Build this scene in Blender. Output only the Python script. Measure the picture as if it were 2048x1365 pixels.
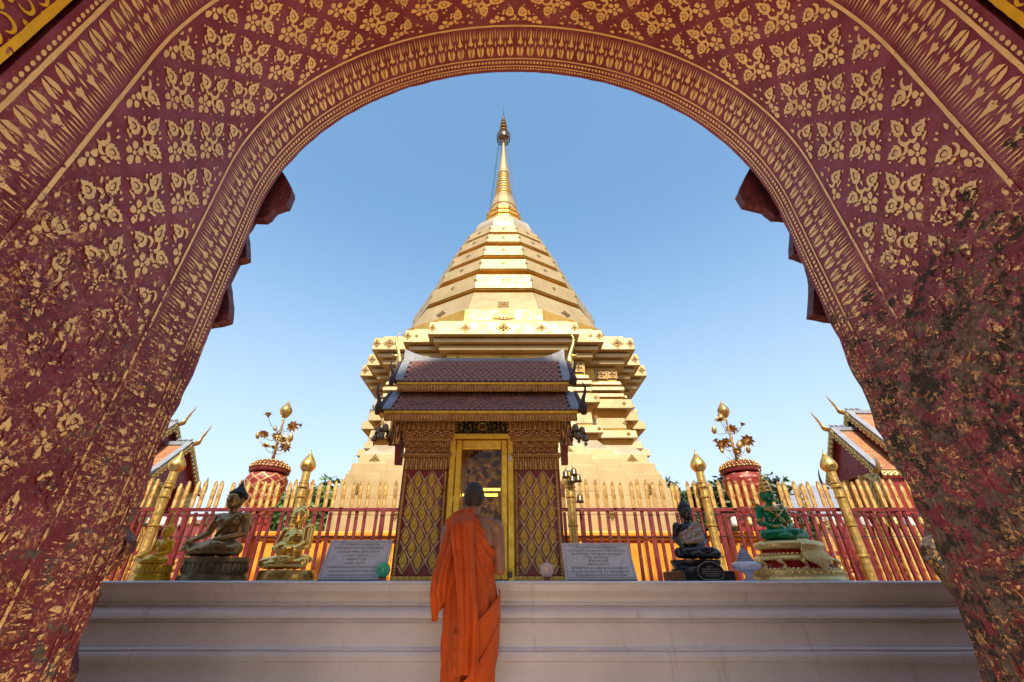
import bpy, bmesh, math, random
from mathutils import Vector, Matrix, noise as mn
PI = math.pi
R = math.radians
random.seed(7)
scn = bpy.context.scene
for o in list(bpy.data.objects):
    bpy.data.objects.remove(o, do_unlink=True)

# ------------------------------------------------------------------ camera
cam = bpy.data.cameras.new('camera')
cam_ob = bpy.data.objects.new('camera', cam)
scn.collection.objects.link(cam_ob)
cam.sensor_width = 36.0
cam.lens = 14.96
cam.shift_x = 0.0083
cam.clip_start = 0.02
cam.clip_end = 3000
cam_ob.location = (0, 0, 1.0)
cam_ob.rotation_euler = (R(90 + 30.4), 0, 0)
scn.camera = cam_ob
# ------------------------------------------------------------------ sky, sun, exposure
SUN_EL, SUN_AZ = 44.0, -4.0          # hazy sun straight behind the gateway
world = bpy.data.worlds.new('World')
scn.world = world
world.use_nodes = True
wn = world.node_tree
sky = wn.nodes.new('ShaderNodeTexSky')
sky.sky_type = 'NISHITA'
sky.sun_disc = False
sky.sun_elevation = R(SUN_EL)
sky.sun_rotation = R(180 + SUN_AZ)
sky.altitude = 1000
sky.air_density = 1.0
sky.dust_density = 2.6
sky.ozone_density = 1.6
bg = wn.nodes['Background']
gm = wn.nodes.new('ShaderNodeGamma')
gm.inputs[1].default_value = 0.71
wn.links.new(sky.outputs[0], gm.inputs[0])
hs = wn.nodes.new('ShaderNodeHueSaturation')
hs.inputs['Saturation'].default_value = 1.30
hs.inputs['Hue'].default_value = 0.49
wn.links.new(gm.outputs[0], hs.inputs['Color'])
tcw = wn.nodes.new('ShaderNodeTexCoord')          # pale haze toward the horizon, all round
sxy = wn.nodes.new('ShaderNodeSeparateXYZ')
wn.links.new(tcw.outputs['Generated'], sxy.inputs[0])
mr = wn.nodes.new('ShaderNodeMapRange')
mr.interpolation_type = 'SMOOTHSTEP'
for i_, v_ in enumerate((0.75, 0.0, 0.0, 0.75)): mr.inputs[1+i_].default_value = v_
wn.links.new(sxy.outputs[2], mr.inputs[0])
mxw = wn.nodes.new('ShaderNodeMix')
mxw.data_type = 'RGBA'
mxw.inputs[7].default_value = (1.95, 2.15, 2.4, 1)
wn.links.new(mr.outputs[0], mxw.inputs[0])
wn.links.new(hs.outputs[0], mxw.inputs[6])
wn.links.new(mxw.outputs[2], bg.inputs[0])
bg.inputs[1].default_value = 0.128
sun = bpy.data.lights.new('sun', 'SUN')
sun.energy = 2.3
sun.angle = R(4)
sun.color = (1.0, 0.86, 0.66)
sun_ob = bpy.data.objects.new('sun', sun)
scn.collection.objects.link(sun_ob)
ce = math.cos(R(SUN_EL))
sd = Vector((math.sin(R(SUN_AZ)) * ce, math.cos(R(SUN_AZ)) * ce, -math.sin(R(SUN_EL))))
sun_ob.rotation_euler = sd.to_track_quat('-Z', 'Y').to_euler()
scn.view_settings.view_transform = 'Standard'
scn.view_settings.look = 'None'
scn.view_settings.exposure = 1.78
scn.view_settings.gamma = 1.0
scn.view_settings.use_curve_mapping = False
scn.render.engine = 'CYCLES'
scn.cycles.use_denoising = True
scn.cycles.max_bounces = 8
scn.cycles.diffuse_bounces = 5
scn.cycles.glossy_bounces = 5
scn.cycles.transparent_max_bounces = 12
scn.cycles.sample_clamp_indirect = 6.0

# ------------------------------------------------------------------ helpers
COL = scn.collection
LOC = {}
def tag(o, label=None, cat=None, group=None, kind=None):
    if label: o['label'] = label
    if cat: o['category'] = cat
    if group: o['group'] = group
    if kind: o['kind'] = kind
    return o
def thing(name, label, cat, loc=(0, 0, 0), rz=0, group=None):
    o = bpy.data.objects.new(name, None)
    COL.objects.link(o)
    o.empty_display_size = 0.1
    o.location = loc
    o.rotation_euler = (0, 0, rz)
    LOC[o.name] = Vector(loc)
    return tag(o, label, cat, group)
def link(name, me, parent=None, loc=None, rot=None, scale=None):
    o = bpy.data.objects.new(name, me)
    COL.objects.link(o)
    if parent: o.parent = parent
    if loc is not None: o.location = loc
    if rot is not None: o.rotation_euler = rot
    if scale is not None: o.scale = scale
    return o
def base_loc(p):
    while p.parent: p = p.parent
    return LOC.get(p.name, Vector((0, 0, 0)))
def copy_tree(o, parent=None):
    c = o.copy()
    COL.objects.link(c)
    c.parent = parent
    for ch in list(o.children):
        copy_tree(ch, c)
    return c
def clamp(x, a=0.0, b=1.0): return a if x < a else b if x > b else x
def sst(a, b, x):
    t = clamp((x - a) / (b - a)); return t * t * (3 - 2 * t)
def lerp(a, b, t): return a + (b - a) * t
def fbm(x, y, z=0.0, o=4):
    return mn.fractal(Vector((x, y, z)), 1.0, 2.0, o)

class MB:
    def __init__(s):
        s.v = []; s.f = []; s.mi = []; s.cur = 0; s.att = []
    def add(s, vs, fs, att=None):
        o = len(s.v)
        s.v += [tuple(q) for q in vs]
        s.f += [tuple(i + o for i in f) for f in fs]
        s.mi += [s.cur] * len(fs)
        s.att += list(att) if att else [1.0] * len(vs)
        return s
    def box(s, x0, x1, y0, y1, z0, z1):
        v = [(x0,y0,z0),(x1,y0,z0),(x1,y1,z0),(x0,y1,z0),(x0,y0,z1),(x1,y0,z1),(x1,y1,z1),(x0,y1,z1)]
        return s.add(v, [(0,3,2,1),(4,5,6,7),(0,1,5,4),(1,2,6,5),(2,3,7,6),(3,0,4,7)])
    def prism(s, poly, a, b, ax='y'):
        n = len(poly)
        if ax == 'y': mk = lambda p, t: (p[0], t, p[1])
        elif ax == 'z': mk = lambda p, t: (p[0], p[1], t)
        else: mk = lambda p, t: (t, p[0], p[1])
        v = [mk(p, a) for p in poly] + [mk(p, b) for p in poly]
        f = [tuple(range(n)), tuple(range(2*n-1, n-1, -1))]
        f += [(i, i+n, (i+1) % n + n, (i+1) % n) for i in range(n)]
        return s.add(v, f)
    def lathe(s, prof, c=(0,0,0), n=24, sx=1.0, sy=1.0, ph=0.0):
        v = []; f = []
        for (r, z) in prof:
            for i in range(n):
                a = 2*PI*i/n + ph
                v.append((c[0]+r*sx*math.cos(a), c[1]+r*sy*math.sin(a), c[2]+z))
        m = len(prof)
        for j in range(m-1):
            for i in range(n):
                k = (i+1) % n
                f.append((j*n+i, j*n+k, (j+1)*n+k, (j+1)*n+i))
        f.append(tuple(range(n-1, -1, -1)))
        f.append(tuple((m-1)*n+i for i in range(n)))
        return s.add(v, f)
    def tube(s, pts, rad, n=8, sy=1.0):
        pts = [Vector(p) for p in pts]
        if not hasattr(rad, '__len__'): rad = [rad]*len(pts)
        v = []; f = []
        up = Vector((0.13, 0.31, 0.94))
        prev = None
        for i, p in enumerate(pts):
            t = (pts[min(i+1, len(pts)-1)] - pts[max(i-1, 0)]).normalized()
            if prev is None:
                a = t.cross(up)
                if a.length < 1e-3: a = t.cross(Vector((1, 0, 0)))
                a.normalize()
            else:
                a = (prev - t*prev.dot(t))
                a.normalize()
            prev = a
            b = t.cross(a)
            for k in range(n):
                an = 2*PI*k/n
                v.append(p + a*(rad[i]*math.cos(an)) + b*(rad[i]*sy*math.sin(an)))
        m = len(pts)
        for j in range(m-1):
            for i in range(n):
                k = (i+1) % n
                f.append((j*n+i, j*n+k, (j+1)*n+k, (j+1)*n+i))
        f.append(tuple(range(n-1, -1, -1)))
        f.append(tuple((m-1)*n+i for i in range(n)))
        return s.add(v, f)
    def ell(s, c, r, n=14, m=9):
        v = []; f = []
        if not hasattr(r, '__len__'): r = (r, r, r)
        for j in range(1, m):
            th = PI*j/m
            for i in range(n):
                a = 2*PI*i/n
                v.append((c[0]+r[0]*math.sin(th)*math.cos(a), c[1]+r[1]*math.sin(th)*math.sin(a), c[2]-r[2]*math.cos(th)))
        for j in range(m-2):
            for i in range(n):
                k = (i+1) % n
                f.append((j*n+i, j*n+k, (j+1)*n+k, (j+1)*n+i))
        b = len(v)
        v += [(c[0], c[1], c[2]-r[2]), (c[0], c[1], c[2]+r[2])]
        for i in range(n):
            k = (i+1) % n
            f.append((b, k, i)); f.append((b+1, (m-2)*n+i, (m-2)*n+k))
        return s.add(v, f)
    def cap(s, p, q, r0, r1, n=12):
        p = Vector(p); q = Vector(q); d = q-p
        pts = [p - d.normalized()*r0*k for k in (0.95, 0.7, 0.35)] + [p.lerp(q, t) for t in (0, .25, .5, .75, 1)] + [q + d.normalized()*r1*k for k in (0.35, 0.7, 0.95)]
        rr = [r0*.3, r0*.71, r0*.93] + [lerp(r0, r1, t) for t in (0, .25, .5, .75, 1)] + [r1*.93, r1*.71, r1*.3]
        return s.tube(pts, rr, n)
    def grid(s, fn, nu, nv, closed=False, att=None):
        v = []; f = []; at = []
        for j in range(nv+1):
            for i in range(nu if closed else nu+1):
                v.append(fn(i/nu, j/nv))
                at.append(att(i/nu, j/nv) if att else 1.0)
        w = nu if closed else nu+1
        for j in range(nv):
            for i in range(nu):
                k = (i+1) % w
                f.append((j*w+i, j*w+k, (j+1)*w+k, (j+1)*w+i))
        return s.add(v, f, at)
    def mesh(s, name, mats, smooth=False, shift=None, fix=True):
        me = bpy.data.meshes.new(name)
        vs = s.v if shift is None else [(a-shift[0], b-shift[1], c-shift[2]) for a, b, c in s.v]
        me.from_pydata(vs, [], s.f)
        if not isinstance(mats, (list, tuple)): mats = [mats]
        for m in mats: me.materials.append(m)
        me.polygons.foreach_set('material_index', s.mi)
        if fix:
            bm = bmesh.new(); bm.from_mesh(me)
            bmesh.ops.recalc_face_normals(bm, faces=bm.faces)
            bm.to_mesh(me); bm.free()
        if smooth: me.polygons.foreach_set('use_smooth', [True]*len(me.polygons))
        if min(s.att) < 1.0:
            a = me.attributes.new('gilt', 'FLOAT', 'POINT')
            a.data.foreach_set('value', s.att)
        me.update()
        return me
    def build(s, name, mats, parent=None, smooth=False, local=False, auto=None, fix=True):
        sh = None
        if parent and not local: sh = base_loc(parent)
        o = link(name, s.mesh(name, mats, smooth, sh, fix), parent)
        if auto: set_auto(o, auto)
        return o
def set_auto(o, deg):
    me = o.data
    me.polygons.foreach_set('use_smooth', [True]*len(me.polygons))
    bm = bmesh.new(); bm.from_mesh(me)
    lim = R(deg)
    for e in bm.edges:
        if len(e.link_faces) == 2: e.smooth = e.calc_face_angle(0.0) < lim
    bm.to_mesh(me); bm.free()
def bev(o, w=0.006, seg=2):
    m = o.modifiers.new('bevel', 'BEVEL')
    m.width = w; m.segments = seg; m.limit_method = 'ANGLE'; m.angle_limit = R(40)
    return o
def blob(name, mb, mat, parent=None, voxel=0.007, smooth=4, local=True):
    """one continuous skin grown over overlapping solids"""
    me = mb.mesh(name+'_raw', mat)
    t = bpy.data.objects.new('raw', me); COL.objects.link(t)
    r = t.modifiers.new('r', 'REMESH'); r.mode = 'VOXEL'; r.voxel_size = voxel
    sm = t.modifiers.new('s', 'SMOOTH'); sm.factor = 0.5; sm.iterations = smooth
    dg = bpy.context.evaluated_depsgraph_get()
    out = bpy.data.meshes.new_from_object(t.evaluated_get(dg))
    bpy.data.objects.remove(t, do_unlink=True)
    bpy.data.meshes.remove(me)
    out.name = name
    out.materials.clear(); out.materials.append(mat)
    out.polygons.foreach_set('use_smooth', [True]*len(out.polygons))
    return link(name, out, parent)
def text_mesh(name, body, size, mat, parent, loc, rot, sx=1.0):
    cu = bpy.data.curves.new(name, 'FONT')
    cu.body = body; cu.size = size; cu.align_x = 'CENTER'; cu.align_y = 'CENTER'
    cu.resolution_u = 2
    t = bpy.data.objects.new('raw', cu); COL.objects.link(t)
    dg = bpy.context.evaluated_depsgraph_get()
    me = bpy.data.meshes.new_from_object(t.evaluated_get(dg))
    bpy.data.objects.remove(t, do_unlink=True)
    me.materials.clear(); me.materials.append(mat)
    return link(name, me, parent, loc, rot, (sx, 1, 1))

# ------------------------------------------------------------------ materials
class NT:
    def __init__(s, name):
        s.m = bpy.data.materials.new(name); s.m.use_nodes = True
        s.t = s.m.node_tree; s.b = s.t.nodes['Principled BSDF']
        s.out = s.t.nodes['Material Output']
    def n(s, typ, **kw):
        nd = s.t.nodes.new(typ)
        for k, v in kw.items(): setattr(nd, k, v)
        return nd
    def l(s, a, b): s.t.links.new(a, b)
    def pos(s): return s.n('ShaderNodeNewGeometry').outputs['Position']
    def obj(s): return s.n('ShaderNodeTexCoord').outputs['Object']
    def noise(s, vec, scale, detail=4, rough=.55, dist=0.0):
        t = s.n('ShaderNodeTexNoise'); s.l(vec, t.inputs['Vector'])
        t.inputs['Scale'].default_value = scale; t.inputs['Detail'].default_value = detail
        t.inputs['Roughness'].default_value = rough; t.inputs['Distortion'].default_value = dist
        return t.outputs['Fac']
    def math(s, op, a, b=None, c=None, clampit=False):
        m = s.n('ShaderNodeMath', operation=op); m.use_clamp = clampit
        for i, x in enumerate((a, b, c)):
            if x is None: continue
            if hasattr(x, 'is_linked'): s.l(x, m.inputs[i])
            else: m.inputs[i].default_value = x
        return m.outputs[0]
    def ramp(s, x, a, b, c=0.0, d=1.0, smooth=True):
        m = s.n('ShaderNodeMapRange'); m.interpolation_type = 'SMOOTHSTEP' if smooth else 'LINEAR'
        s.l(x, m.inputs[0])
        for i, q in enumerate((a, b, c, d)): 
            if hasattr(q, 'is_linked'): s.l(q, m.inputs[1+i])
            else: m.inputs[1+i].default_value = q
        return m.outputs[0]
    def mix(s, f, a, b):
        m = s.n('ShaderNodeMix', data_type='RGBA')
        if hasattr(f, 'is_linked'): s.l(f, m.inputs[0])
        else: m.inputs[0].default_value = f
        for i, x in ((6, a), (7, b)):
            if hasattr(x, 'is_linked'): s.l(x, m.inputs[i])
            else: m.inputs[i].default_value = (*x, 1)
        return m.outputs[2]
    def set(s, k, v):
        if hasattr(v, 'is_linked'): s.l(v, s.b.inputs[k])
        elif isinstance(v, tuple): s.b.inputs[k].default_value = (*v, 1)
        else: s.b.inputs[k].default_value = v
    def bump(s, h, strength=.3, dist=.01, prev=None):
        b = s.n('ShaderNodeBump'); b.inputs['Strength'].default_value = strength
        b.inputs['Distance'].default_value = dist
        s.l(h, b.inputs['Height'])
        if prev is not None: s.l(prev, b.inputs['Normal'])
        s.l(b.outputs[0], s.b.inputs['Normal'])
        return b.outputs[0]

def plain(name, c1, c2=None, rough=.6, metal=0.0, scale=6.0, bump=.15, bdist=.004, dirt=None, dscale=3.0, damt=.62, spec=.5, rvar=.15):
    k = NT(name)
    v = k.obj()
    n1 = k.noise(v, scale, 5)
    col = k.mix(k.ramp(n1, .3, .7), c1, c2 or tuple(x*.75 for x in c1))
    if dirt:
        n2 = k.noise(v, dscale, 7, .65)
        col = k.mix(k.ramp(n2, damt, damt+.14, 0, .85), col, dirt)
    k.set('Base Color', col)
    k.set('Roughness', k.ramp(k.noise(v, scale*2.3, 4), .3, .7, max(rough-rvar, .05), min(rough+rvar, 1)))
    k.set('Metallic', metal)
    k.set('Specular IOR Level', spec)
    if bump: k.bump(k.noise(v, scale*5, 5), bump, bdist)
    return k.m

M = {}
M['chedi_gold'] = None
def chedi_gold(name, c1, c2, metal, rough, seam=True):
    k = NT(name)
    v = k.pos()
    n1 = k.noise(v, 1.3, 6, .6)
    n2 = k.noise(v, 11, 5, .6)
    col = k.mix(k.ramp(n1, .35, .68), c1, c2)
    col = k.mix(k.ramp(n2, .55, .8, 0, .35), col, tuple(x*.62 for x in c1))
    st = k.n('ShaderNodeMapping'); k.l(v, st.inputs[0]); st.inputs['Scale'].default_value = (9, 9, .7)
    n3 = k.noise(st.outputs[0], 1.0, 5, .6)
    col = k.mix(k.ramp(n3, .6, .78, 0, .4), col, (.36, .25, .11))
    k.set('Base Color', col)
    k.set('Metallic', metal)
    k.set('Roughness', k.ramp(k.noise(v, 5, 5), .3, .7, rough-.1, rough+.1))
    h = k.noise(v, 2.2, 4, .5)
    nb = k.bump(h, .25, .03)
    k.bump(k.noise(v, 26, 4), .2, .006, nb)
    return k.m
M['chedi'] = chedi_gold('chedi_gold', (.37, .285, .145), (.325, .24, .11), .30, .50)
M['chedi_bounce'] = chedi_gold('chedi_gold_bounce', (.50, .295, .06), (.40, .215, .03), .6, .45)  # deeper gold for undersides and recesses, bounced light put into the colour
M['chedi_grey'] = chedi_gold('weathered_gilt', (.44, .38, .28), (.33, .28, .20), .35, .5)
M['ornament'] = plain('ornament_brass', (.26, .17, .065), (.17, .105, .04), .45, .75, 18, .3)
M['plinth_orange'] = plain('plinth_orange', (.82, .36, .035), (.66, .25, .02), .5, .25, 3, .1)
M['seam'] = plain('seam', (.2, .13, .05), None, .7, .2)
M['gold'] = plain('gilt', (.72, .47, .14), (.52, .31, .07), .34, .85, 12, .2, dirt=(.22, .13, .04), dscale=6, damt=.6)
M['gold_paint'] = plain('gold_paint', (.84, .54, .04), (.70, .43, .025), .38, .3, 8, .12, dirt=(.28, .15, .02), dscale=9, damt=.62)
M['gold_bright'] = plain('polished_gold', (.98, .70, .20), (.90, .60, .14), .25, .8, 5, .06, rvar=.06)
M['fence_gold'] = plain('fence_gilt', (.74, .50, .20), (.55, .33, .10), .42, .6, 14, .3, dirt=(.30, .15, .07), dscale=14, damt=.55)
M['post_gold'] = plain('post_gilt', (.66, .45, .15), (.46, .29, .07), .4, .75, 9, .25, dirt=(.2, .13, .05), dscale=7, damt=.58)
M['fence_red'] = plain('fence_maroon', (.16, .013, .018), (.10, .010, .013), .5, 0, 10, .1, dirt=(.22, .10, .06), dscale=12, damt=.66)
M['shrine_red'] = plain('shrine_maroon', (.25, .018, .016), (.17, .012, .012), .45, 0, 8, .1)
M['dark_wood'] = plain('dark_wood', (.05, .016, .018), (.03, .012, .013), .55, 0, 12, .2)
M['carved_gold'] = plain('carved_gold', (.66, .38, .10), (.46, .25, .06), .42, .3, 20, .3, dirt=(.12, .05, .02), dscale=16, damt=.55)
M['lattice_gold'] = plain('lattice_gold', (.76, .50, .26), (.58, .36, .17), .42, .25, 20, .3)
M['boss_gold'] = plain('boss_gold', (.80, .53, .10), (.60, .38, .06), .36, .3, 24, .3)
M['tile'] = plain('roof_tile', (.30, .135, .10), (.19, .09, .07), .6, 0, 9, .3, dirt=(.06, .05, .045), dscale=5, damt=.56)
M['roof_lead'] = plain('roof_lead_paint', (.25, .27, .31), (.19, .21, .25), .5, .1, 6, .2, dirt=(.16, .15, .15), dscale=4, damt=.6)
M['hall_tile'] = None
M['silver_bell'] = plain('bell_brass', (.24, .17, .09), (.13, .10, .07), .35, .85, 14, .2)
M['bronze'] = plain('bronze', (.38, .25, .10), (.26, .165, .06), .38, .65, 8, .15, dirt=(.06, .05, .035), dscale=5, damt=.58)
M['bronze_dark'] = plain('bronze_base', (.27, .19, .085), (.18, .125, .055), .48, .5, 8, .25, dirt=(.05, .04, .03), dscale=4, damt=.55)
M['hair_black'] = plain('hair_black', (.012, .011, .013), (.02, .018, .02), .45, .1, 60, .6, .004)
M['stone_black'] = plain('black_stone', (.014, .013, .016), (.022, .02, .024), .28, 0, 9, .12)
M['letter'] = plain('incised_letter', (.09, .075, .06), None, .7, 0, 5, 0)
M['plaque_letter'] = plain('plaque_letter', (.42, .36, .28), None, .5, .3, 5, 0)
M['yellow_gold'] = plain('yellow_gold', (.84, .50, .02), (.70, .40, .015), .3, .4, 9, .15)
M['throne_gold'] = plain('throne_gold', (.82, .62, .24), (.70, .52, .17), .32, .4, 26, .22, .004, dirt=(.30, .22, .08), dscale=40, damt=.6)
M['throne_red'] = plain('throne_red', (.42, .01, .016), (.30, .008, .012), .3, .1, 8, .05)
M['white_resin'] = plain('frosted_glass', (.72, .72, .80), (.62, .63, .72), .25, 0, 8, .1)
M['pink_stone'] = plain('pink_quartz', (.66, .45, .38), (.55, .36, .30), .2, 0, 14, .15, dirt=(.75, .6, .55), dscale=10, damt=.55)
M['green_stone'] = plain('jade', (.06, .42, .20), (.035, .30, .13), .16, 0, 9, .03)
M['stand_wood'] = plain('stand_wood', (.36, .17, .10), (.25, .11, .06), .5, 0, 10, .1)
M['wire'] = plain('wire', (.05, .05, .055), None, .5, .4, 5, 0)
M['lock'] = plain('lock_steel', (.10, .10, .11), (.06, .06, .07), .4, .8, 10, .1)
M['paper'] = plain('paper_tag', (.68, .68, .70), (.6, .6, .63), .6, 0, 10, .05)
M['skin'] = plain('skin', (.30, .15, .09), (.23, .11, .065), .5, 0, 14, .1, .002)
M['shaved_hair'] = plain('shaved_hair', (.022, .017, .015), (.035, .026, .022), .7, 0, 90, .5, .002)
M['cord'] = plain('cord', (.30, .12, .07), None, .7, 0, 20, .1)
M['lotus_gold'] = plain('lotus_gilt', (.52, .34, .13), (.34, .20, .06), .38, .7, 14, .2)
M['vase_red'] = plain('vase_maroon', (.17, .02, .02), (.11, .014, .016), .4, 0, 12, .15)
M['trunk'] = plain('bark', (.10, .075, .055), (.06, .045, .035), .9, 0, 8, .6, .02)
M['ground_bounce_tile'] = plain('courtyard_bounce_tile', (.74, .45, .20), (.66, .38, .16), .45, 0, 3, .1)  # ochre picked so the unseen floor bounces warm light onto the vault
M['maroon_wall'] = plain('gallery_maroon', (.16, .025, .03), (.11, .018, .022), .7, 0, 4, .3, dirt=(.2, .17, .14), dscale=2.5)
M['white_bits'] = plain('white_porcelain', (.6, .58, .54), (.5, .47, .43), .3, 0, 10, .05)

def wall_white():
    k = NT('limewash_wall'); v = k.pos()
    n1 = k.noise(v, 2.0, 6, .6); n2 = k.noise(v, 14, 5, .6)
    col = k.mix(k.ramp(n1, .3, .72), (.76, .76, .80), (.66, .65, .69))
    col = k.mix(k.ramp(n2, .58, .8, 0, .35), col, (.54, .51, .52))
    st = k.n('ShaderNodeMapping'); k.l(v, st.inputs[0]); st.inputs['Scale'].default_value = (7, 3, .8)
    col = k.mix(k.ramp(k.noise(st.outputs[0], 1.6, 6, .6), .56, .75, 0, .4), col, (.30, .26, .25))
    sp = k.noise(v, 55, 3, .5)
    col = k.mix(k.ramp(sp, .74, .78, 0, .6), col, (.16, .13, .12))
    k.set('Base Color', col); k.set('Roughness', k.ramp(n2, .3, .7, .38, .6))
    nb = k.bump(k.noise(v, 4, 3), .2, .02)
    k.bump(k.noise(v, 70, 4), .12, .003, nb)
    return k.m
M['wall_white'] = wall_white()
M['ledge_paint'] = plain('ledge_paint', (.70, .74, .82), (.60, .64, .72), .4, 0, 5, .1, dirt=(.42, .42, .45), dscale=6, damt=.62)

def marble():
    k = NT('marble_tablet'); v = k.obj()
    n = k.noise(v, 9, 8, .65, 1.5)
    col = k.mix(k.ramp(n, .35, .7), (.60, .56, .54), (.46, .43, .42))
    k.set('Base Color', col); k.set('Roughness', .35)
    return k.m
M['marble'] = marble()

def glass_pane():
    k = NT('door_glass')
    tr = k.n('ShaderNodeBsdfTransparent'); tr.inputs[0].default_value = (.62, .60, .48, 1)
    gl = k.n('ShaderNodeBsdfGlossy'); gl.inputs['Roughness'].default_value = .03
    gl.inputs[0].default_value = (.85, .85, .8, 1)
    fr = k.n('ShaderNodeFresnel'); fr.inputs[0].default_value = 1.33
    mx = k.n('ShaderNodeMixShader')
    k.l(k.ramp(fr.outputs[0], 0, 1, .004, .8, False), mx.inputs[0]); k.l(tr.outputs[0], mx.inputs[1]); k.l(gl.outputs[0], mx.inputs[2])
    k.l(mx.outputs[0], k.out.inputs[0])
    return k.m
M['glass'] = glass_pane()
def emit(name, c, s):
    k = NT(name); k.set('Base Color', (.8, .7, .3)); k.set('Emission Color', c); k.set('Emission Strength', s); return k.m
M['tube_light'] = emit('lit_tube', (1.0, .75, .10), 1.5)

def emerald():
    k = NT('emerald_glass'); v = k.obj()
    col = k.mix(k.ramp(k.noise(v, 10, 4), .3, .7), (.008, .36, .13), (.004, .18, .10))
    k.set('Base Color', col); k.set('Roughness', .12); k.set('Transmission Weight', .2)
    k.set('IOR', 1.5)
    return k.m
M['emerald'] = emerald()

def robe():
    k = NT('saffron_robe'); v = k.obj()
    n1 = k.noise(v, 5, 5); 
    col = k.mix(k.ramp(n1, .3, .72), (.53, .088, .006), (.40, .058, .004))
    k.set('Base Color', col); k.set('Roughness', .78)
    k.set('Sheen Weight', .25); k.set('Sheen Roughness', .4); k.set('Sheen Tint', (1, .5, .2))
    w = k.n('ShaderNodeMapping'); k.l(v, w.inputs[0]); w.inputs['Scale'].default_value = (22, 22, 3)
    nb = k.bump(k.noise(w.outputs[0], 1.2, 4), .35, .012)
    k.bump(k.noise(v, 300, 2), .12, .001, nb)
    return k.m
M['robe'] = robe()
def gilt_relief(name, gold, ground, metal=.6, rough=.4, lo=.25, hi=.5):
    k = NT(name); v = k.obj()
    a = k.n('ShaderNodeAttribute'); a.attribute_name = 'gilt'
    f = k.ramp(a.outputs['Fac'], lo, hi)
    g = k.mix(k.ramp(k.noise(v, 22, 5), .3, .7), gold, tuple(x*.6 for x in gold))
    k.set('Base Color', k.mix(f, ground, g)); k.set('Metallic', k.math('MULTIPLY', f, metal)); k.set('Roughness', rough)
    k.bump(k.noise(v, 90, 4), .25, .003)
    return k.m
M['relief'] = gilt_relief('gilded_carving', (.74, .44, .14), (.14, .028, .016), .3)
M['relief_dark'] = gilt_relief('gilded_scrollwork', (.52, .36, .05), (.012, .010, .006), .6, .38, .35, .55)
M['vase_relief'] = gilt_relief('vase_relief', (.62, .35, .15), (.22, .022, .018), .4, .45, .35, .55)
M['lace'] = gilt_relief('gilded_lace', (.80, .60, .24), (.16, .10, .03), .6, .4, .3, .5)
M['shawl'] = gilt_relief('brocade_shawl', (.42, .25, .13), (.36, .36, .40), .35, .5, .3, .55)

def hall_tile():
    k = NT('hall_roof_tile'); v = k.n('ShaderNodeTexCoord').outputs['Object']
    sp = k.n('ShaderNodeSeparateXYZ'); k.l(v, sp.inputs[0])
    wv = k.n('ShaderNodeTexVoronoi'); k.l(v, wv.inputs['Vector']); wv.inputs['Scale'].default_value = 9
    col = k.mix(k.ramp(k.noise(v, 7, 4), .35, .65), (.40, .19, .085), (.27, .12, .055))
    col = k.mix(k.ramp(wv.outputs['Color'], .3, .8, 0, .4), col, (.26, .08, .03))
    k.set('Base Color', col); k.set('Roughness', .5)
    k.bump(k.noise(v, 30, 4), .3, .01)
    return k.m
M['hall_tile'] = hall_tile()
def leaf_mat(name, c1, c2):
    k = NT(name); 
    oi = k.n('ShaderNodeNewGeometry').outputs['Random Per Island']
    k.set('Base Color', k.mix(oi, c1, c2)); k.set('Roughness', .5)
    k.set('Subsurface Weight', 0.0)
    return k.m
M['leaf'] = leaf_mat('leaf_green', (.05, .12, .02), (.11, .18, .045))
M['leaf_dark'] = leaf_mat('leaf_dark', (.025, .055, .015), (.05, .09, .025))

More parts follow.
